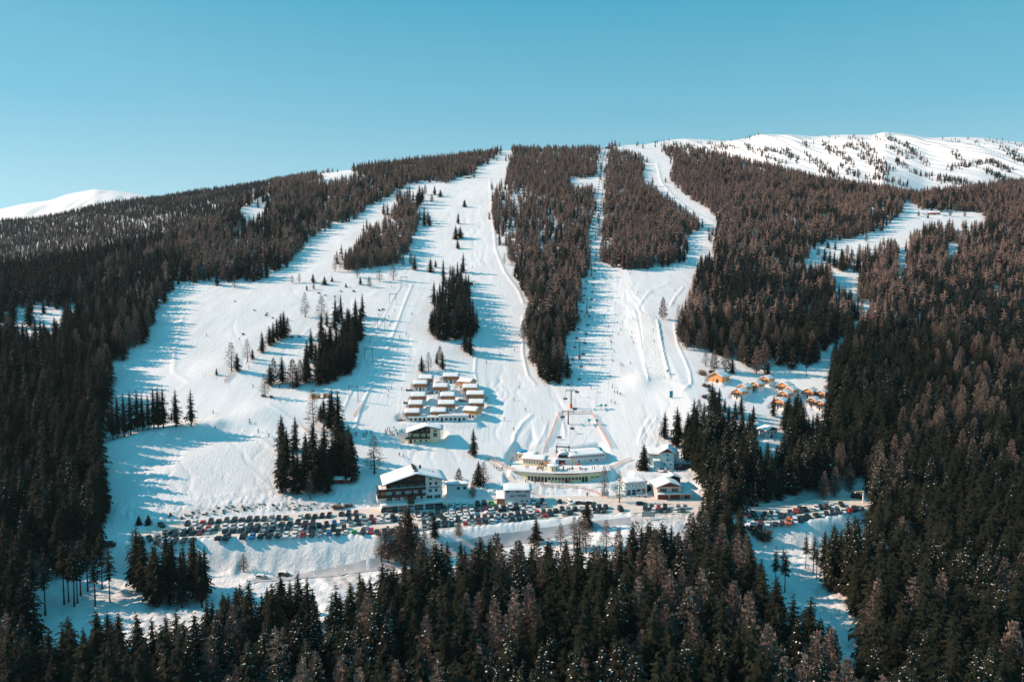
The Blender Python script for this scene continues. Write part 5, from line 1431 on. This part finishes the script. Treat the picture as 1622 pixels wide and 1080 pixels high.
def car_row(pts, step, ang, where, special=(), gap=.04, width=2.55):
    """a row of cars along a line read off the photograph; step in metres"""
    P = [ground(*p, 200.0) for p in pts]
    seg = [(a, b, (b - a).length) for a, b in zip(P[:-1], P[1:])]
    tot = sum(s[2] for s in seg); d = 0.0; n = 0
    sp = dict()
    while d <= tot:
        q = d; 
        for a, b, l in seg:
            if q <= l: break
            q -= l
        c = a.lerp(b, min(1, q / l)); dirn = math.atan2(b.y - a.y, b.x - a.x)
        px, py, _ = project(c.x, c.y, c.z)
        d += step * rnd.uniform(.97, 1.08)
        if rnd.random() < gap: continue
        color = rnd.choice(COLORS); kind = rnd.choice(KINDS_)
        lab = None
        for (sx, col, kd) in special:
            if abs(px - sx) < step * scale_at(c) * .52 and (sx, col) not in sp:
                sp[(sx, col)] = 1; color, kind = col, kd; lab = 1
        flip = math.pi if rnd.random() < .35 else 0
        parked_car(float(px), float(py), kind, color, dirn + ang + flip + rnd.uniform(-.05, .05), '%s %s %s' % (color, kind, where), 'cars ' + where)
        n += 1
    return n
nc = 0
A = -R(4)
nc += car_row([(297,831.5),(367,826),(440,823),(527,818.5)], 2.75, A, 'in the back row against the scrub bank', [(317,'red','hatchback')])
nc += car_row([(541,816),(568,815)], 2.8, A, 'in the short back row left of the big hotel', [(566,'dark red','hatchback')])
nc += car_row([(256,834),(268,833)], 2.9, .5, 'alone at the snowy left end of the car park')
nc += car_row([(262,845),(300,842),(364,837),(508,829)], 2.85, A, 'in the upper middle row of the car park below the scrub bank', [(327,'red','estate car')])
nc += car_row([(542,826),(597,821.5),(630,818.5)], 2.75, A, 'in the upper middle row of the car park before the hotel', [(588,'dark red','hatchback')])
nc += car_row([(224,858),(262,850),(300,847),(364,843),(430,840),(486,836.5),(535,831)], 2.8, A, 'in the lower middle row of the car park below the scrub bank', [(533,'blue','estate car')])
nc += car_row([(556,832),(603,827),(640,823.5)], 2.75, A, 'in the lower middle row of the car park before the hotel', [(591,'dark red','hatchback')])
nc += car_row([(662,817.5),(685,815),(726,812),(763,808),(800,805.5),(827,804)], 2.7, A, 'in the upper middle row of the car park before the sports shop', [(736,'red','off-roader'),(766,'dark red','estate car'),(775,'dark red','estate car')])
nc += car_row([(664,823),(690,821),(717,816.5),(757,812.5)], 2.7, A, 'in the lower middle row of the car park before the sports shop')
nc += car_row([(608,810.5),(640,809.5)], 4.5, A, 'close in front of the hotel shop windows')
nc += car_row([(693,807),(715,804.5),(745,801.5),(769,800)], 2.75, A, 'in the back row below the snow bank beside the hotel')
nc += car_row([(845,797),(872,796),(889,796)], 3.6, A, 'in the shadow beside the sports shop')
nc += car_row([(424,846),(470,843),(514,841.5),(560,838),(591,838)], 3.9, A, 'in the second row behind the snow bank edge', [], .12)
nc += car_row([(250,861),(300,858),(370,853.5),(475,849),(545,846),(592,844)], 2.95, A, 'in the front row of the car park above the snow bank', [(401,'blue','hatchback'),(475,'red','hatchback'),(562,'green','hatchback'),(591,'red','estate car'),(521,'blue','hatchback')])
nc += car_row([(598,846),(640,842),(660,840)], 2.9, A, 'in the front row of the car park behind the brown thicket', [(645,'red','hatchback')])
nc += car_row([(672,838),(704,834),(744,831),(790,826.5),(821,824),(859,819.5),(889,816),(926,813)], 2.65, A - .12, 'in the front row of the car park above the road ramp', [(737,'red','hatchback'),(788,'blue','hatchback'),(866,'red','hatchback')])
nc += car_row([(672,831),(700,827.5),(744,824),(797,819),(827,816),(863,812.5),(895,809.5),(930,807)], 2.65, A - .12, 'in the second row of the car park above the road ramp', [(764,'dark red','estate car'),(852,'red','hatchback')])
nc += car_row([(776,813),(800,809.5),(824,808),(850,806)], 5.1, math.pi / 2 + .05, 'parked lengthways in mid car park')
nc += car_row([(830,803.5),(850,802.5),(869,802)], 2.8, A - .1, 'in the row before the sports shop corner')
nc += car_row([(936,812.5),(965,811)], 2.7, A - .25, 'in the front row beside the narrow spruce')
nc += car_row([(940,806.5),(968,804.5)], 2.7, A - .25, 'in the back row beside the narrow spruce')
nc += car_row([(1022,806.5),(1060,806),(1096,805.5)], 2.75, A - .2, 'in the back row of the small car park at the entrance', [(1043,'red','hatchback')], .03)
nc += car_row([(1024,811.5),(1060,811.5),(1092,811.5)], 2.85, A - .2, 'in the front row of the small car park at the entrance', [], .15)
nc += car_row([(1186,819),(1200,816),(1260,812),(1293,807),(1337,801)], 2.65, A - .45, 'in the back row of the right car park below the road', [(1189,'red','hatchback'),(1258,'red','hatchback'),(1314,'brown','off-roader')])
nc += car_row([(1198,823.5),(1243,820),(1262,817)], 2.65, A - .45, 'in the second row of the right car park')
nc += car_row([(1284,820.5),(1315,815.5),(1342,811),(1366,805.5)], 2.65, A - .45, 'in the front row of the right car park beside the snow edge', [(1344,'red','hatchback')])
nc += car_row([(1193,831.5),(1232,832),(1262,827),(1281,822)], 2.8, A - .45, 'in the lowest row of the right car park', [(1252,'orange','van')])
for (x, y, k, c, a, lab, sn) in [
    (983, 809.5, 'van', 'black', .1, 'black van alone in the middle of the trodden car park entrance', False), (1016, 800, 'estate car', 'dark blue', 1.6, 'dark blue estate car driving past the snow bank below the workshop', False),
    (1017, 786, 'off-roader', 'white', 1.5, 'white off-roader parked before the workshop garage openings', False), (1045, 747, 'estate car', 'white', .8, 'white estate car parked below the pale blue house', False),
    (1056, 747, 'hatchback', 'silver', .6, 'silver hatchback parked below the pale blue house', False), (1076, 744, 'van', 'black', 1.4, 'black van in the shade beside the pale blue house', False), (1088, 742, 'van', 'black', 1.5, 'black van parked right behind another in the house shade', False),
    (903, 798, 'off-roader', 'white', .2, 'snow-covered white off-roader right of the shaded cars', True), (920, 798.5, 'estate car', 'dark grey', 1.4, 'dark grey estate car buried under snow by the path', True), (936, 799, 'estate car', 'dark grey', 1.4, 'estate car buried under snow nearest the path end', True),
    (779, 799.5, 'hatchback', 'green', .4, 'bright green hatchback beside the brown lean-to of the sports shop', False),
    (172, 866, 'van', 'black', 1.9, 'black van in the forest shade at the left end of the car park', False), (415, 917, 'hatchback', 'silver', 1.4, 'snow-covered silver hatchback on the lower road above the spruces', False),
    (450, 912, 'hatchback', 'brown', 1.4, 'snow-covered brown hatchback on the lower road above the spruces', False), (1104, 745, 'estate car', 'black', 1.2, 'black estate car parked behind the rose-coloured house', False),
    (1357, 789, 'van', 'black', 1.2, 'black van under the yellow barrier arch', False)]:
    parked_car(x, y, k, c, a, lab, None, sn or y > 910); nc += 1
print('cars', nc)
# ------------------------------------------------------------------ chairlift, drag lift, nets, signs, skiers
def pylon_mesh(root, h, arm=2.9, pad=True):
    MB().bar((0, 0, -1), (0, 0, h), .42, 10, 0, .26).build('mast', M['metal'], root)
    MB().box(-arm, arm, -.18, .18, h - .1, h + .28).build('crossarm', M['metal'], root)
    for s in (-1, 1):
        q = MB(); q.box(s * arm - .1, s * arm + .1, -1.7, 1.7, h - .75, h - .45); q.box(s * arm - .06, s * arm + .06, -.1, .1, h - .5, h - .05)
        for k in range(5): q.bar((s * arm - .12, -1.4 + .7 * k, h - .42), (s * arm + .12, -1.4 + .7 * k, h - .42), .2, 8)
        q.build('sheave_train', M['dark_metal'], root)
    f = MB(); f.bar((-arm, 0, h + 1.0), (arm, 0, h + 1.0), .05, 4)
    for x in (-arm, 0, arm): f.bar((x, 0, h + .2), (x, 0, h + 1.0), .05, 4)
    f.build('service_rail', M['metal'], root)
    if pad: MB().bar((0, 0, 0), (0, 0, 2.2), .75, 10).build('crash_pad', M['pad_orange'], root)
PY = [(900, 671.5, 6.6, False, 'lowest pylon of the chairlift, grey with a wide crossarm'), (904.5, 646, 9.5, True, 'second chairlift pylon with an orange pad at its foot'),
      (918, 568.5, 10.5, True, 'third chairlift pylon standing among tree shadows'), (929.6, 498, 11, True, 'fourth chairlift pylon standing among tree shadows'), (937, 437.5, 11, True, 'chairlift pylon with red pad below the forest block'),
      (943, 381, 11, False, 'chairlift pylon beside the lower forest block'), (948, 335, 11, False, 'chairlift pylon in the narrow forest aisle'), (953.5, 291, 11, False, 'chairlift pylon high in the narrow forest aisle'), (958.5, 255, 10, False, 'highest chairlift pylon just below the skyline')]
PB = [ground(p[0], p[1], 300.0) for p in PY]
base = SITE['station']; drive = Vector((base.x + 2.0, base.y + 24.0, STATION_DECK + 4.6))
TOP = ground(962, 236.5, 300.0)
AX = (TOP - drive); AX.z = 0; AX.normalize(); SIDE = Vector((AX.y, -AX.x, 0)); YAWL = math.atan2(-AX.x, AX.y)
PTS = [drive]
for (px, py, h, pad, lab), q in zip(PY, PB):
    o = empty('lift_pylon', q, YAWL, lab, 'lift pylon', 'pylons of the chairlift'); pylon_mesh(o, h, 2.9, pad)
    PTS.append(q + Vector((0, 0, h - .25)))
PTS.append(TOP + Vector((0, 0, 4.5)))
# frames above the drive station and the top station
o = empty('cable_frame', drive - Vector((0, 4.5, 1.6)), YAWL, 'dark steel double cable frame above the snow-covered terminal', 'lift frame')
for s in (-1, 1):
    MB().box(s * 2.9 - .2, s * 2.9 + .2, -.2, .2, -1.2, 5.2).build('post', M['dark_metal'], o)
for z in (2.0, 4.4): MB().box(-3.5, 3.5, -.25, .25, z, z + .45).build('crossarm', M['dark_metal'], o)
q = MB()
for s in (-1, 1):
    for z in (1.5, 3.9): q.box(s * 2.9 - .15, s * 2.9 + .15, -1.5, 1.5, z, z + .4)
q.box(-3.4, 3.4, -.05, .05, 6.0, 6.1); q.build('sheave_train', M['dark_metal'], o)
house('top_station', 'small dark top station of the chairlift on the skyline', 'lift station', TOP + Vector((0, 3, 0)), YAWL, 8, 9, 3.5, 0, R(15), 'y', .6, 'dark_wood', 'dark_wood', [('f', -2.2, 1.2, 1.2, 1.2)], [('f', 1.5, 0, 1.2, 2.2)], None, False, .4, 90)
for s in (-1, 1):
    c = MB()
    for a, b in zip(PTS[:-1], PTS[1:]):
        pr = None
        for k in range(9):
            f = k / 8; sag = -(b - a).length * .012 * 4 * f * (1 - f)
            p = a.lerp(b, f) + SIDE * (2.9 * s) + Vector((0, 0, sag))
            if pr is not None: c.bar(pr, p, .035, 4)
            pr = p
    tag(c.build('lift_cable', M['dark_metal']), ('right' if s > 0 else 'left') + ' hand haul cable of the chairlift running up the forest aisle', 'cable')
def make_chair():
    o = empty('lift_chair', (0, 0, 0), 0)
    h = MB(); h.bar((0, 0, 0), (0, .05, -1.9), .06, 5); h.bar((-1.05, .05, -1.9), (1.05, .05, -1.9), .06, 5); h.bar((-1.05, .05, -1.9), (-1.05, -.1, -2.75), .05, 4); h.bar((1.05, .05, -1.9), (1.05, -.1, -2.75), .05, 4); h.build('hanger', M['dark_metal'], o)
    MB().box(-1.1, 1.1, -.55, .05, -2.85, -2.70).build('seat', M['dark_metal'], o); MB().box(-1.1, 1.1, .0, .12, -2.69, -2.05).build('backrest', M['dark_metal'], o)
    b = MB(); b.bar((-1.0, -.6, -3.25), (1.0, -.6, -3.25), .05, 4); b.bar((-.6, -.6, -3.25), (-.6, -.5, -2.86), .04, 4); b.bar((.6, -.6, -3.25), (.6, -.5, -2.86), .04, 4); b.build('footrest', M['dark_metal'], o)
    return o
proto = make_chair(); remember(proto); first = True; nch = 0
lens = [(b - a).length for a, b in zip(PTS[:-1], PTS[1:])]
for s in (-1, 1):
    d = 16.0 + (8 if s > 0 else 0)
    while d < sum(lens) - 15:
        q = d; i = 0
        while q > lens[i]: q -= lens[i]; i += 1
        f = q / lens[i]; sag = -lens[i] * .012 * 4 * f * (1 - f)
        p = PTS[i].lerp(PTS[i + 1], f) + SIDE * (2.9 * s) + Vector((0, 0, sag - .03))
        o = proto if first else copy_tree(proto); first = False
        o.location = p; o.rotation_euler = (0, 0, YAWL + (0 if s > 0 else math.pi))
        where = 'over the open lower piste' if p.y < 560 else ('among the tree shadows of the middle lift line' if p.y < 800 else 'high in the narrow forest aisle')
        tag(o, 'dark chairlift chair hanging %s, %s cable' % (where, 'uphill' if s > 0 else 'downhill'), 'lift chair', 'chairs of the chairlift'); nch += 1
        d += 17.5

# drag lift on the left slope: goalpost pylons and a cable
DRAG = [(560, 634, 'lowest'), (584, 572, 'second'), (604, 522, 'third'), (622, 482, 'fourth'), (640, 454, 'topmost')]
dp = []
for (px, py, nm) in DRAG:
    q = ground(px, py, 300.0); h = 7.5
    o = empty('drag_lift_pylon', q, R(-14), nm + ' thin goalpost pylon of the drag lift', 'lift pylon', 'pylons of the drag lift')
    for s in (-1, 1): MB().bar((s * 2.6, 0, -.6), (s * 2.6, 0, h), .16, 6, 0, .12).build('post', M['metal'], o)
    MB().box(-3.2, 3.2, -.14, .14, h - .05, h + .22).build('crossbar', M['metal'], o)
    w = MB()
    for s in (-1, 1): w.bar((s * 2.1, -.1, h - .2), (s * 2.1, .1, h - .2), .3, 8)
    w.build('pulley', M['dark_metal'], o); dp.append(q + Vector((0, 0, h - .1)))
for s in (-1, 1):
    c = MB()
    for a, b in zip(dp[:-1], dp[1:]): c.bar(a + Vector((2.1 * s, .5 * -s, 0)), b + Vector((2.1 * s, .5 * -s, 0)), .025, 4)
    tag(c.build('lift_cable', M['dark_metal']), ('right' if s > 0 else 'left') + ' hand cable of the drag lift on the left slope', 'cable')

# safety nets: posts and a sagging band of netting that follows the snow
def net(pts, h, label, m='net'):
    P = [ground(*p, 240.0) for p in pts]; c = P[0]
    o = empty('safety_net', c, 0, label, 'safety net')
    Q = []
    for a, b in zip(P[:-1], P[1:]):
        n = max(1, int((b - a).length / 3.0))
        for i in range(n):
            q = a.lerp(b, i / n); q.z = float(lookup(q.x, q.y)); Q.append(q - c)
    Q.append(P[-1] - c)
    ps = MB(); nt = MB()
    for q in Q: ps.bar(q + Vector((0, 0, -.3)), q + Vector((0, 0, h + .1)), .05, 5)
    for a, b in zip(Q[:-1], Q[1:]):
        n = 6      # woven strands with gaps between
        for k in range(n):
            z = .15 + (h - .2) * k / (n - 1)
            nt.bar(a + Vector((0, 0, z)), b + Vector((0, 0, z)), .045, 4)
        for k in range(8):
            q = a.lerp(b, k / 8); nt.bar(q + Vector((0, 0, .1)), q + Vector((0, 0, h - .05)), .03, 4)
    ps.build('posts', M['pad_orange'] if m == 'net' else M[m], o); nt.build('netting', M[m], o)
    return o
net([(862,716),(872,692),(882,664),(886,656)], 1.6, 'orange net along the left side of the lift queue piste')
net([(886,656),(910,655.5),(936,655)], 1.5, 'thin orange net across the piste above the lowest pylon')
net([(937,655),(948,675),(958,693),(967,709)], 1.9, 'orange net along the right side down to the white hall')
net([(771,724),(790,734),(812,745),(836,758)], 1.5, 'orange net beside the sloping footpath left of the station')
net([(856,770),(885,771),(915,773),(940,779),(962,788)], 1.3, 'orange net below the front of the yellow station')
net([(965,741),(985,733),(1000,728)], 1.4, 'orange net curving right of the white hall')
net([(560,660),(570,646),(575,640)], 1.3, 'short orange net beside the lowest drag lift pylon')
net([(355,606),(362,597),(367,591)], 1.6, 'short orange net at the foot of the meadow bank')
net([(478,676),(486,684)], 1.5, 'short orange net left of the tall clump of spruces')
net([(745,446),(752,447),(757,449)], 1.4, 'short red net beside the dark hut above the clump')
# piste signs and snow guns
def snow_gun(px, py, label):
    q = ground(px, py, 240.0); o = empty('snow_gun', q, R(20), label, 'snow gun', 'snow guns on the piste')
    MB().bar((0, 0, -.3), (0, 0, 1.7), .12, 6).build('stand', M['metal'], o)
    MB().bar((0, .7, 2.0), (0, -.7, 2.35), .55, 12, 0, .62).build('barrel', M['pad_teal'], o)
snow_gun(952, 648, 'teal snow gun at the end of the long pylon shadow'); snow_gun(959, 648, 'teal snow gun right beside another at the pylon shadow end')
snow_gun(933, 672, 'teal snow gun beside the orange net above the hall'); snow_gun(945, 672, 'teal snow gun right of the orange net top')
snow_gun(1057, 593, 'dark snow gun at the lower end of the snow park ridge')
q = ground(1063, 631, 240.0); o = empty('piste_banner', q, R(5), 'tall teal banner standing on the right hand piste above the spruces', 'banner')
MB().box(-.9, .9, -.12, .12, .4, 4.2).build('panel', M['pad_teal'], o); MB().bar((-.8, 0, -.5), (-.8, 0, .4), .06, 5).build('leg', M['metal'], o); MB().bar((.8, 0, -.5), (.8, 0, .4), .06, 5).build('leg', M['metal'], o)
q = ground(958.5, 789, 240.0); o = empty('notice_board', q, R(3), 'grey notice board on posts beside the open-branched tree', 'notice board')
MB().box(-1.6, 1.6, -.08, .08, 1.0, 3.1).build('panel', M['concrete'], o)
for s in (-1.3, 1.3): MB().bar((s, .1, -.5), (s, .1, 3.1), .08, 5).build('post', M['metal'], o)
q = ground(1027, 822, 200.0); o = empty('information_board', q, R(3), 'wide pale grey board at the edge of the car park entrance', 'board')
MB().box(-2.6, 2.6, -.08, .08, 1.0, 3.2).build('panel', M['concrete'], o)
for s in (-2.3, 2.3): MB().bar((s, .1, -.5), (s, .1, 3.2), .09, 5).build('post', M['metal'], o)
q = ground(1367, 796, 240.0); o = empty('barrier_arch', q, R(20), 'yellow and white height barrier arch over the road at the right car park', 'barrier')
MB().box(-.22, .22, -.22, .22, -.3, 4.6).build('post', M['frame'], o); MB().box(-4.6, .22, -.2, .2, 4.6, 5.2).build('beam', M['yellow'], o); MB().bar((0, 0, 3.0), (-1.5, 0, 4.65), .08, 5).build('brace', M['frame'], o)
MB().box(-4.4, -2.2, -.26, -.21, 4.65, 5.15).build('sign_panel', M['pad_orange'], o)

# scrub and young bushes
def bush_mesh(seed):
    r = random.Random(seed); V = []; F = []
    for k in range(60):
        a = r.uniform(0, 6.28); e = r.uniform(.15, 1.5); L = r.uniform(.6, 1.1)
        b = (r.uniform(-.3, .3), r.uniform(-.3, .3), 0); t = (b[0] + L * math.cos(a) * math.cos(e), b[1] + L * math.sin(a) * math.cos(e), L * math.sin(e))
        w = .05; n = len(V); V += [b, t, (b[0] + w, b[1] + w, .05), (t[0] * .6 + .14, t[1] * .6 - .1, t[2] * .7)]; F += [(n, n + 2, n + 1), (n, n + 1, n + 3)]
    return tri_mesh('bush', V, F, None, [M['scrub']])
BUSH = [bush_mesh(i) for i in range(4)]
def bush(px, py, hpx, label, group):
    g = ground(px, py, 200.0); o = obj('bush', rnd.choice(BUSH)); s = hpx * 0.75 / scale_at(g)
    o.location = g; o.rotation_euler = (0, 0, rnd.uniform(0, 6)); o.scale = (s * 1.3, s * 1.3, s); tag(o, label, 'bush', group)
for k in range(60):
    x = rnd.uniform(252, 425); y = 824 - (x - 250) * .115 + rnd.uniform(-9, 3)
    bush(x, y, rnd.uniform(1.5, 4), 'bare twiggy bush on the snowy bank behind the car park', 'bushes on the scrub bank')
for k in range(45): bush(rnd.uniform(430, 540), rnd.uniform(797, 809), rnd.uniform(1.5, 3.5), 'bare twiggy bush on the snow below the tall clump', 'bushes below the tall clump')
for k in range(7): bush(rnd.uniform(600, 690), rnd.uniform(866, 890), rnd.uniform(8, 14), 'brown bush in the thicket at the front of the car park', 'bushes of the brown thicket')
for (x, y, h) in [(536, 805, 12), (548, 803, 8), (556, 802, 7), (530, 806, 8)]: bush(x, y, h, 'dark bush in the blue shade left of the hotel', 'bushes left of the hotel')
for (x, y, h) in [(403,492,3),(423,497,3),(421,500,4),(432,504,3),(505,465,4),(515,468,3),(540,462,3),(385,530,4),(372,478,3),(560,462,4),(530,470,3),(600,492,4),(606,491,4),(447,532,5),(462,535,5),(474,534,4),(417,628,6),(430,630,6)]: bush(x, y, h, 'small dark bush poking out of the snow meadow', 'bushes on the meadow')
for k in range(14): bush(rnd.uniform(1190, 1225), rnd.uniform(838, 858), rnd.uniform(8, 16), 'brown bush below the right car park', 'bushes below the right car park')
for k in range(12): bush(rnd.uniform(1113, 1135), rnd.uniform(590, 640), rnd.uniform(6, 12), 'bare bush at the edge of the right hand piste', 'bushes beside the right hand piste')

# ------------------------------------------------------------------ skiers and walkers
def person_body(pose, seed, suit, legs):
    """one continuous skinned figure: head, torso, arms, legs, hands with fingers far below a pixel left as mitts"""
    me = bpy.data.meshes.new('person'); r = random.Random(seed)
    lean = .28 if pose == 'ski' else 0.04; kb = .16 if pose == 'ski' else .02
    J = {'pel': (0, .05, .92), 'chest': (0, .05 - lean, 1.30), 'neck': (0, .02 - lean * 1.15, 1.48), 'head': (0, -.02 - lean * 1.25, 1.60), 'top': (0, -.02 - lean * 1.25, 1.74)}
    J.update({'s' + a: (s * .19, .04 - lean, 1.40) for a, s in (('l', -1), ('r', 1))})
    for a, s in (('l', -1), ('r', 1)):
        if pose == 'ski':
            J['e' + a] = (s * .34, -.12 - lean, 1.17); J['w' + a] = (s * .30, -.40 - lean, 1.10); J['h' + a] = (s * .29, -.47 - lean, 1.12)
        else:
            J['e' + a] = (s * .27, .07, 1.14); J['w' + a] = (s * .27, -.02, .90); J['h' + a] = (s * .27, -.05, .82)
        st = .14 * s if pose == 'walk' else 0
        J['hip' + a] = (s * .10, .05, .88); J['k' + a] = (s * .12, -kb - .04 + st, .48); J['an' + a] = (s * .12, .06 + st * 1.2, .10); J['t' + a] = (s * .13, -.14 + st * 1.2, .05)
    nm = list(J); ix = {n: i for i, n in enumerate(nm)}
    E = [('pel', 'chest'), ('chest', 'neck'), ('neck', 'head'), ('head', 'top')]
    for a in 'lr': E += [('chest', 's' + a), ('s' + a, 'e' + a), ('e' + a, 'w' + a), ('w' + a, 'h' + a), ('pel', 'hip' + a), ('hip' + a, 'k' + a), ('k' + a, 'an' + a), ('an' + a, 't' + a)]
    me.from_pydata([J[n] for n in nm], [(ix[a], ix[b]) for a, b in E], [])
    o = bpy.data.objects.new('person', me); COL.objects.link(o)
    md = o.modifiers.new('skin', 'SKIN')
    rad = {'pel': .15, 'chest': .17, 'neck': .07, 'head': .115, 'top': .075}
    for i, n in enumerate(nm):
        q = rad.get(n) or {'s': .09, 'e': .065, 'w': .05, 'h': .055, 'k': .08, 't': .06}.get(n[0] if not n.startswith(('hip', 'an')) else '', None) or (.11 if n.startswith('hip') else .06)
        me.skin_vertices[0].data[i].radius = (q, q); me.skin_vertices[0].data[i].use_root = n == 'pel'
    md2 = o.modifiers.new('sub', 'SUBSURF'); md2.levels = 1; md2.render_levels = 1
    dg = bpy.context.evaluated_depsgraph_get(); out = bpy.data.meshes.new_from_object(o.evaluated_get(dg))
    bpy.data.objects.remove(o)
    out.materials.clear()
    for m in (suit, legs, M['skin'], M['dark_metal']): out.materials.append(m)
    mi = []
    for p in out.polygons:
        z = p.center.z; mi.append(2 if z > 1.50 else 0 if z > .90 else 1 if z > .16 else 3)
        p.use_smooth = True
    out.polygons.foreach_set('material_index', mi)
    return out
M['skin'] = mat('skin', (.55, .34, .26), .6, .05)
CL = {'black': (.015, .015, .018), 'dark blue': (.02, .04, .12), 'red': (.55, .03, .03), 'orange': (.75, .2, .04), 'green': (.06, .3, .1), 'grey': (.25, .25, .26), 'pink': (.7, .15, .3), 'yellow': (.75, .6, .08)}
CLM = {k: mat(k.replace(' ', '_') + '_clothing', v, .85, .1, 4) for k, v in CL.items()}
HEL = MB(); HEL.bar((0, 0, 1.56), (0, 0, 1.70), .135, 8, 0, .13); HEL.bar((0, 0, 1.70), (0, 0, 1.79), .13, 8, 0, .06)
BODY = {}
def person(px, py, pose, suit, rz, label, group):
    k = (pose, suit)
    if k not in BODY:
        BODY[k] = person_body('ski' if pose == 'ski' else pose, len(BODY), CLM[suit], CLM['black' if suit != 'black' else 'grey'])
    g = ground(px, py, 240.0)
    o = obj('person', BODY[k]); o.location = g + Vector((0, 0, .06)); o.rotation_euler = (0, 0, rz); tag(o, label, 'person', group)
    q = obj('helmet', HELM[rnd.random() < .3], o); q.location = (0, -.02 - (.28 if pose == 'ski' else .04) * 1.25, 0)
    if pose == 'ski':
        for s in (-1, 1):
            q = obj('ski', SKI, o); q.location = (s * .13, 0, 0)
    return o
HELM = [HEL.mesh('helmet', M['sign_ink']), HEL.mesh('helmet', M['frame'])]
SKI = MB().box(-.05, .05, -.95, .75, -.05, 0.0).mesh('ski', M['dark_metal'])
SUITS = ['black'] * 5 + ['dark blue'] * 4 + ['red', 'red', 'orange', 'green', 'grey', 'pink', 'yellow']
def crowd(n, x0, x1, y0, y1, pose, where, group):
    for i in range(n):
        c = rnd.choice(SUITS)
        verb = {'ski': 'skiing', 'walk': 'walking', 'stand': 'standing'}[pose]
        person(rnd.uniform(x0, x1), rnd.uniform(y0, y1), pose, c, rnd.uniform(-2.6, 2.6) if pose != 'ski' else rnd.uniform(-.9, .9), 'person in %s clothing %s %s' % (c, verb, where), group)
crowd(26, 952, 1012, 430, 640, 'ski', 'on the wide right hand piste', 'skiers on the right hand piste')
crowd(8, 1018, 1088, 455, 600, 'ski', 'in the snow park beside the ridge', 'skiers in the snow park')
crowd(12, 905, 945, 440, 620, 'ski', 'in the tree shadows under the chairlift', 'skiers under the chairlift')
crowd(10, 700, 830, 340, 560, 'ski', 'on the middle piste', 'skiers on the middle piste')
crowd(8, 770, 840, 560, 690, 'ski', 'on the lower middle piste', 'skiers on the lower piste')
crowd(10, 612, 660, 470, 640, 'ski', 'on the slope beside the drag lift', 'skiers beside the drag lift')
crowd(9, 585, 640, 455, 640, 'stand', 'on the drag lift track', 'people riding the drag lift')
crowd(12, 560, 590, 688, 694, 'stand', 'in the queue right of the tall clump', 'people queueing at the drag lift')
crowd(16, 610, 640, 680, 692, 'stand', 'beside the cream hotel terrace', 'people beside the cream hotel')
crowd(7, 262, 420, 470, 690, 'ski', 'on the left hand meadow piste', 'skiers on the left piste')
crowd(7, 395, 480, 590, 700, 'ski', 'on the slope left of the tall clump', 'skiers left of the tall clump')
crowd(5, 560, 640, 700, 725, 'walk', 'on the snow behind the big hotel', 'people behind the big hotel')
crowd(8, 770, 815, 728, 745, 'walk', 'at the top of the sloping footpath', 'people on the footpath')
crowd(5, 965, 985, 622, 628, 'stand', 'in a small group above the long pylon shadow', 'people grouped on the piste')
crowd(14, 828, 915, 764, 768, 'walk', 'before the yellow station front', 'people before the station front')
crowd(3, 925, 934, 783, 788, 'walk', 'on the path below the station', 'people on the path')
crowd(6, 530, 800, 300, 420, 'ski', 'high on the upper pistes', 'skiers on the upper pistes')
for i in range(30):      # guests on the station terrace
    c = rnd.choice(SUITS + ['red', 'orange', 'pink']); a = rnd.uniform(-.85, .85); o = person(889, 764, 'stand', c, rnd.uniform(-3, 3), 'person in %s clothing standing on the snowy station terrace' % c, 'guests on the station terrace')
    o.location = (base.x + a * HW, base.y + SAG * a * a + rnd.uniform(1.0, 7.0) , DZ + .06)
def parasol(x, y, m, label):
    o = empty('parasol', (x, y, DZ), 0, label, 'parasol', 'parasols on the terrace')
    MB().bar((0, 0, 0), (0, 0, 2.5), .05, 6).build('pole', M['frame'], o); MB().bar((0, 0, 2.1), (0, 0, 2.7), 1.5, 8, 0, .08).build('canopy', M[m], o)
for (a, m, nm) in ((-6.2, 'pad_orange', 'orange parasol left of the kiosk on the terrace'), (-8.5, 'red_wood', 'dark red parasol before the yellow pavilion'), (1.5, 'red', 'red parasol right of the kiosk on the terrace'), (8.2, 'red', 'red parasol before the white hall')): parasol(base.x + a, base.y + 7.5 + rnd.uniform(0, 1.5), m, nm)

# ------------------------------------------------------------------ thin winter air
hz = MB().box(-2600, 2600, -60, 6400, -140, 1500)
hm, hnt, hp = new_mat('haze')
hnt.nodes.remove(hp)
hv = hnt.nodes.new('ShaderNodeVolumePrincipled')
hv.inputs['Color'].default_value = (0.75, 0.88, 0.95, 1); hv.inputs['Density'].default_value = 0.000028; hv.inputs['Anisotropy'].default_value = 0.2
hnt.links.new(hv.outputs[0], hnt.nodes['Material Output'].inputs['Volume'])
tag(hz.build('haze', hm), 'thin pale air between the valley and the far mountain', 'haze', kind='stuff')
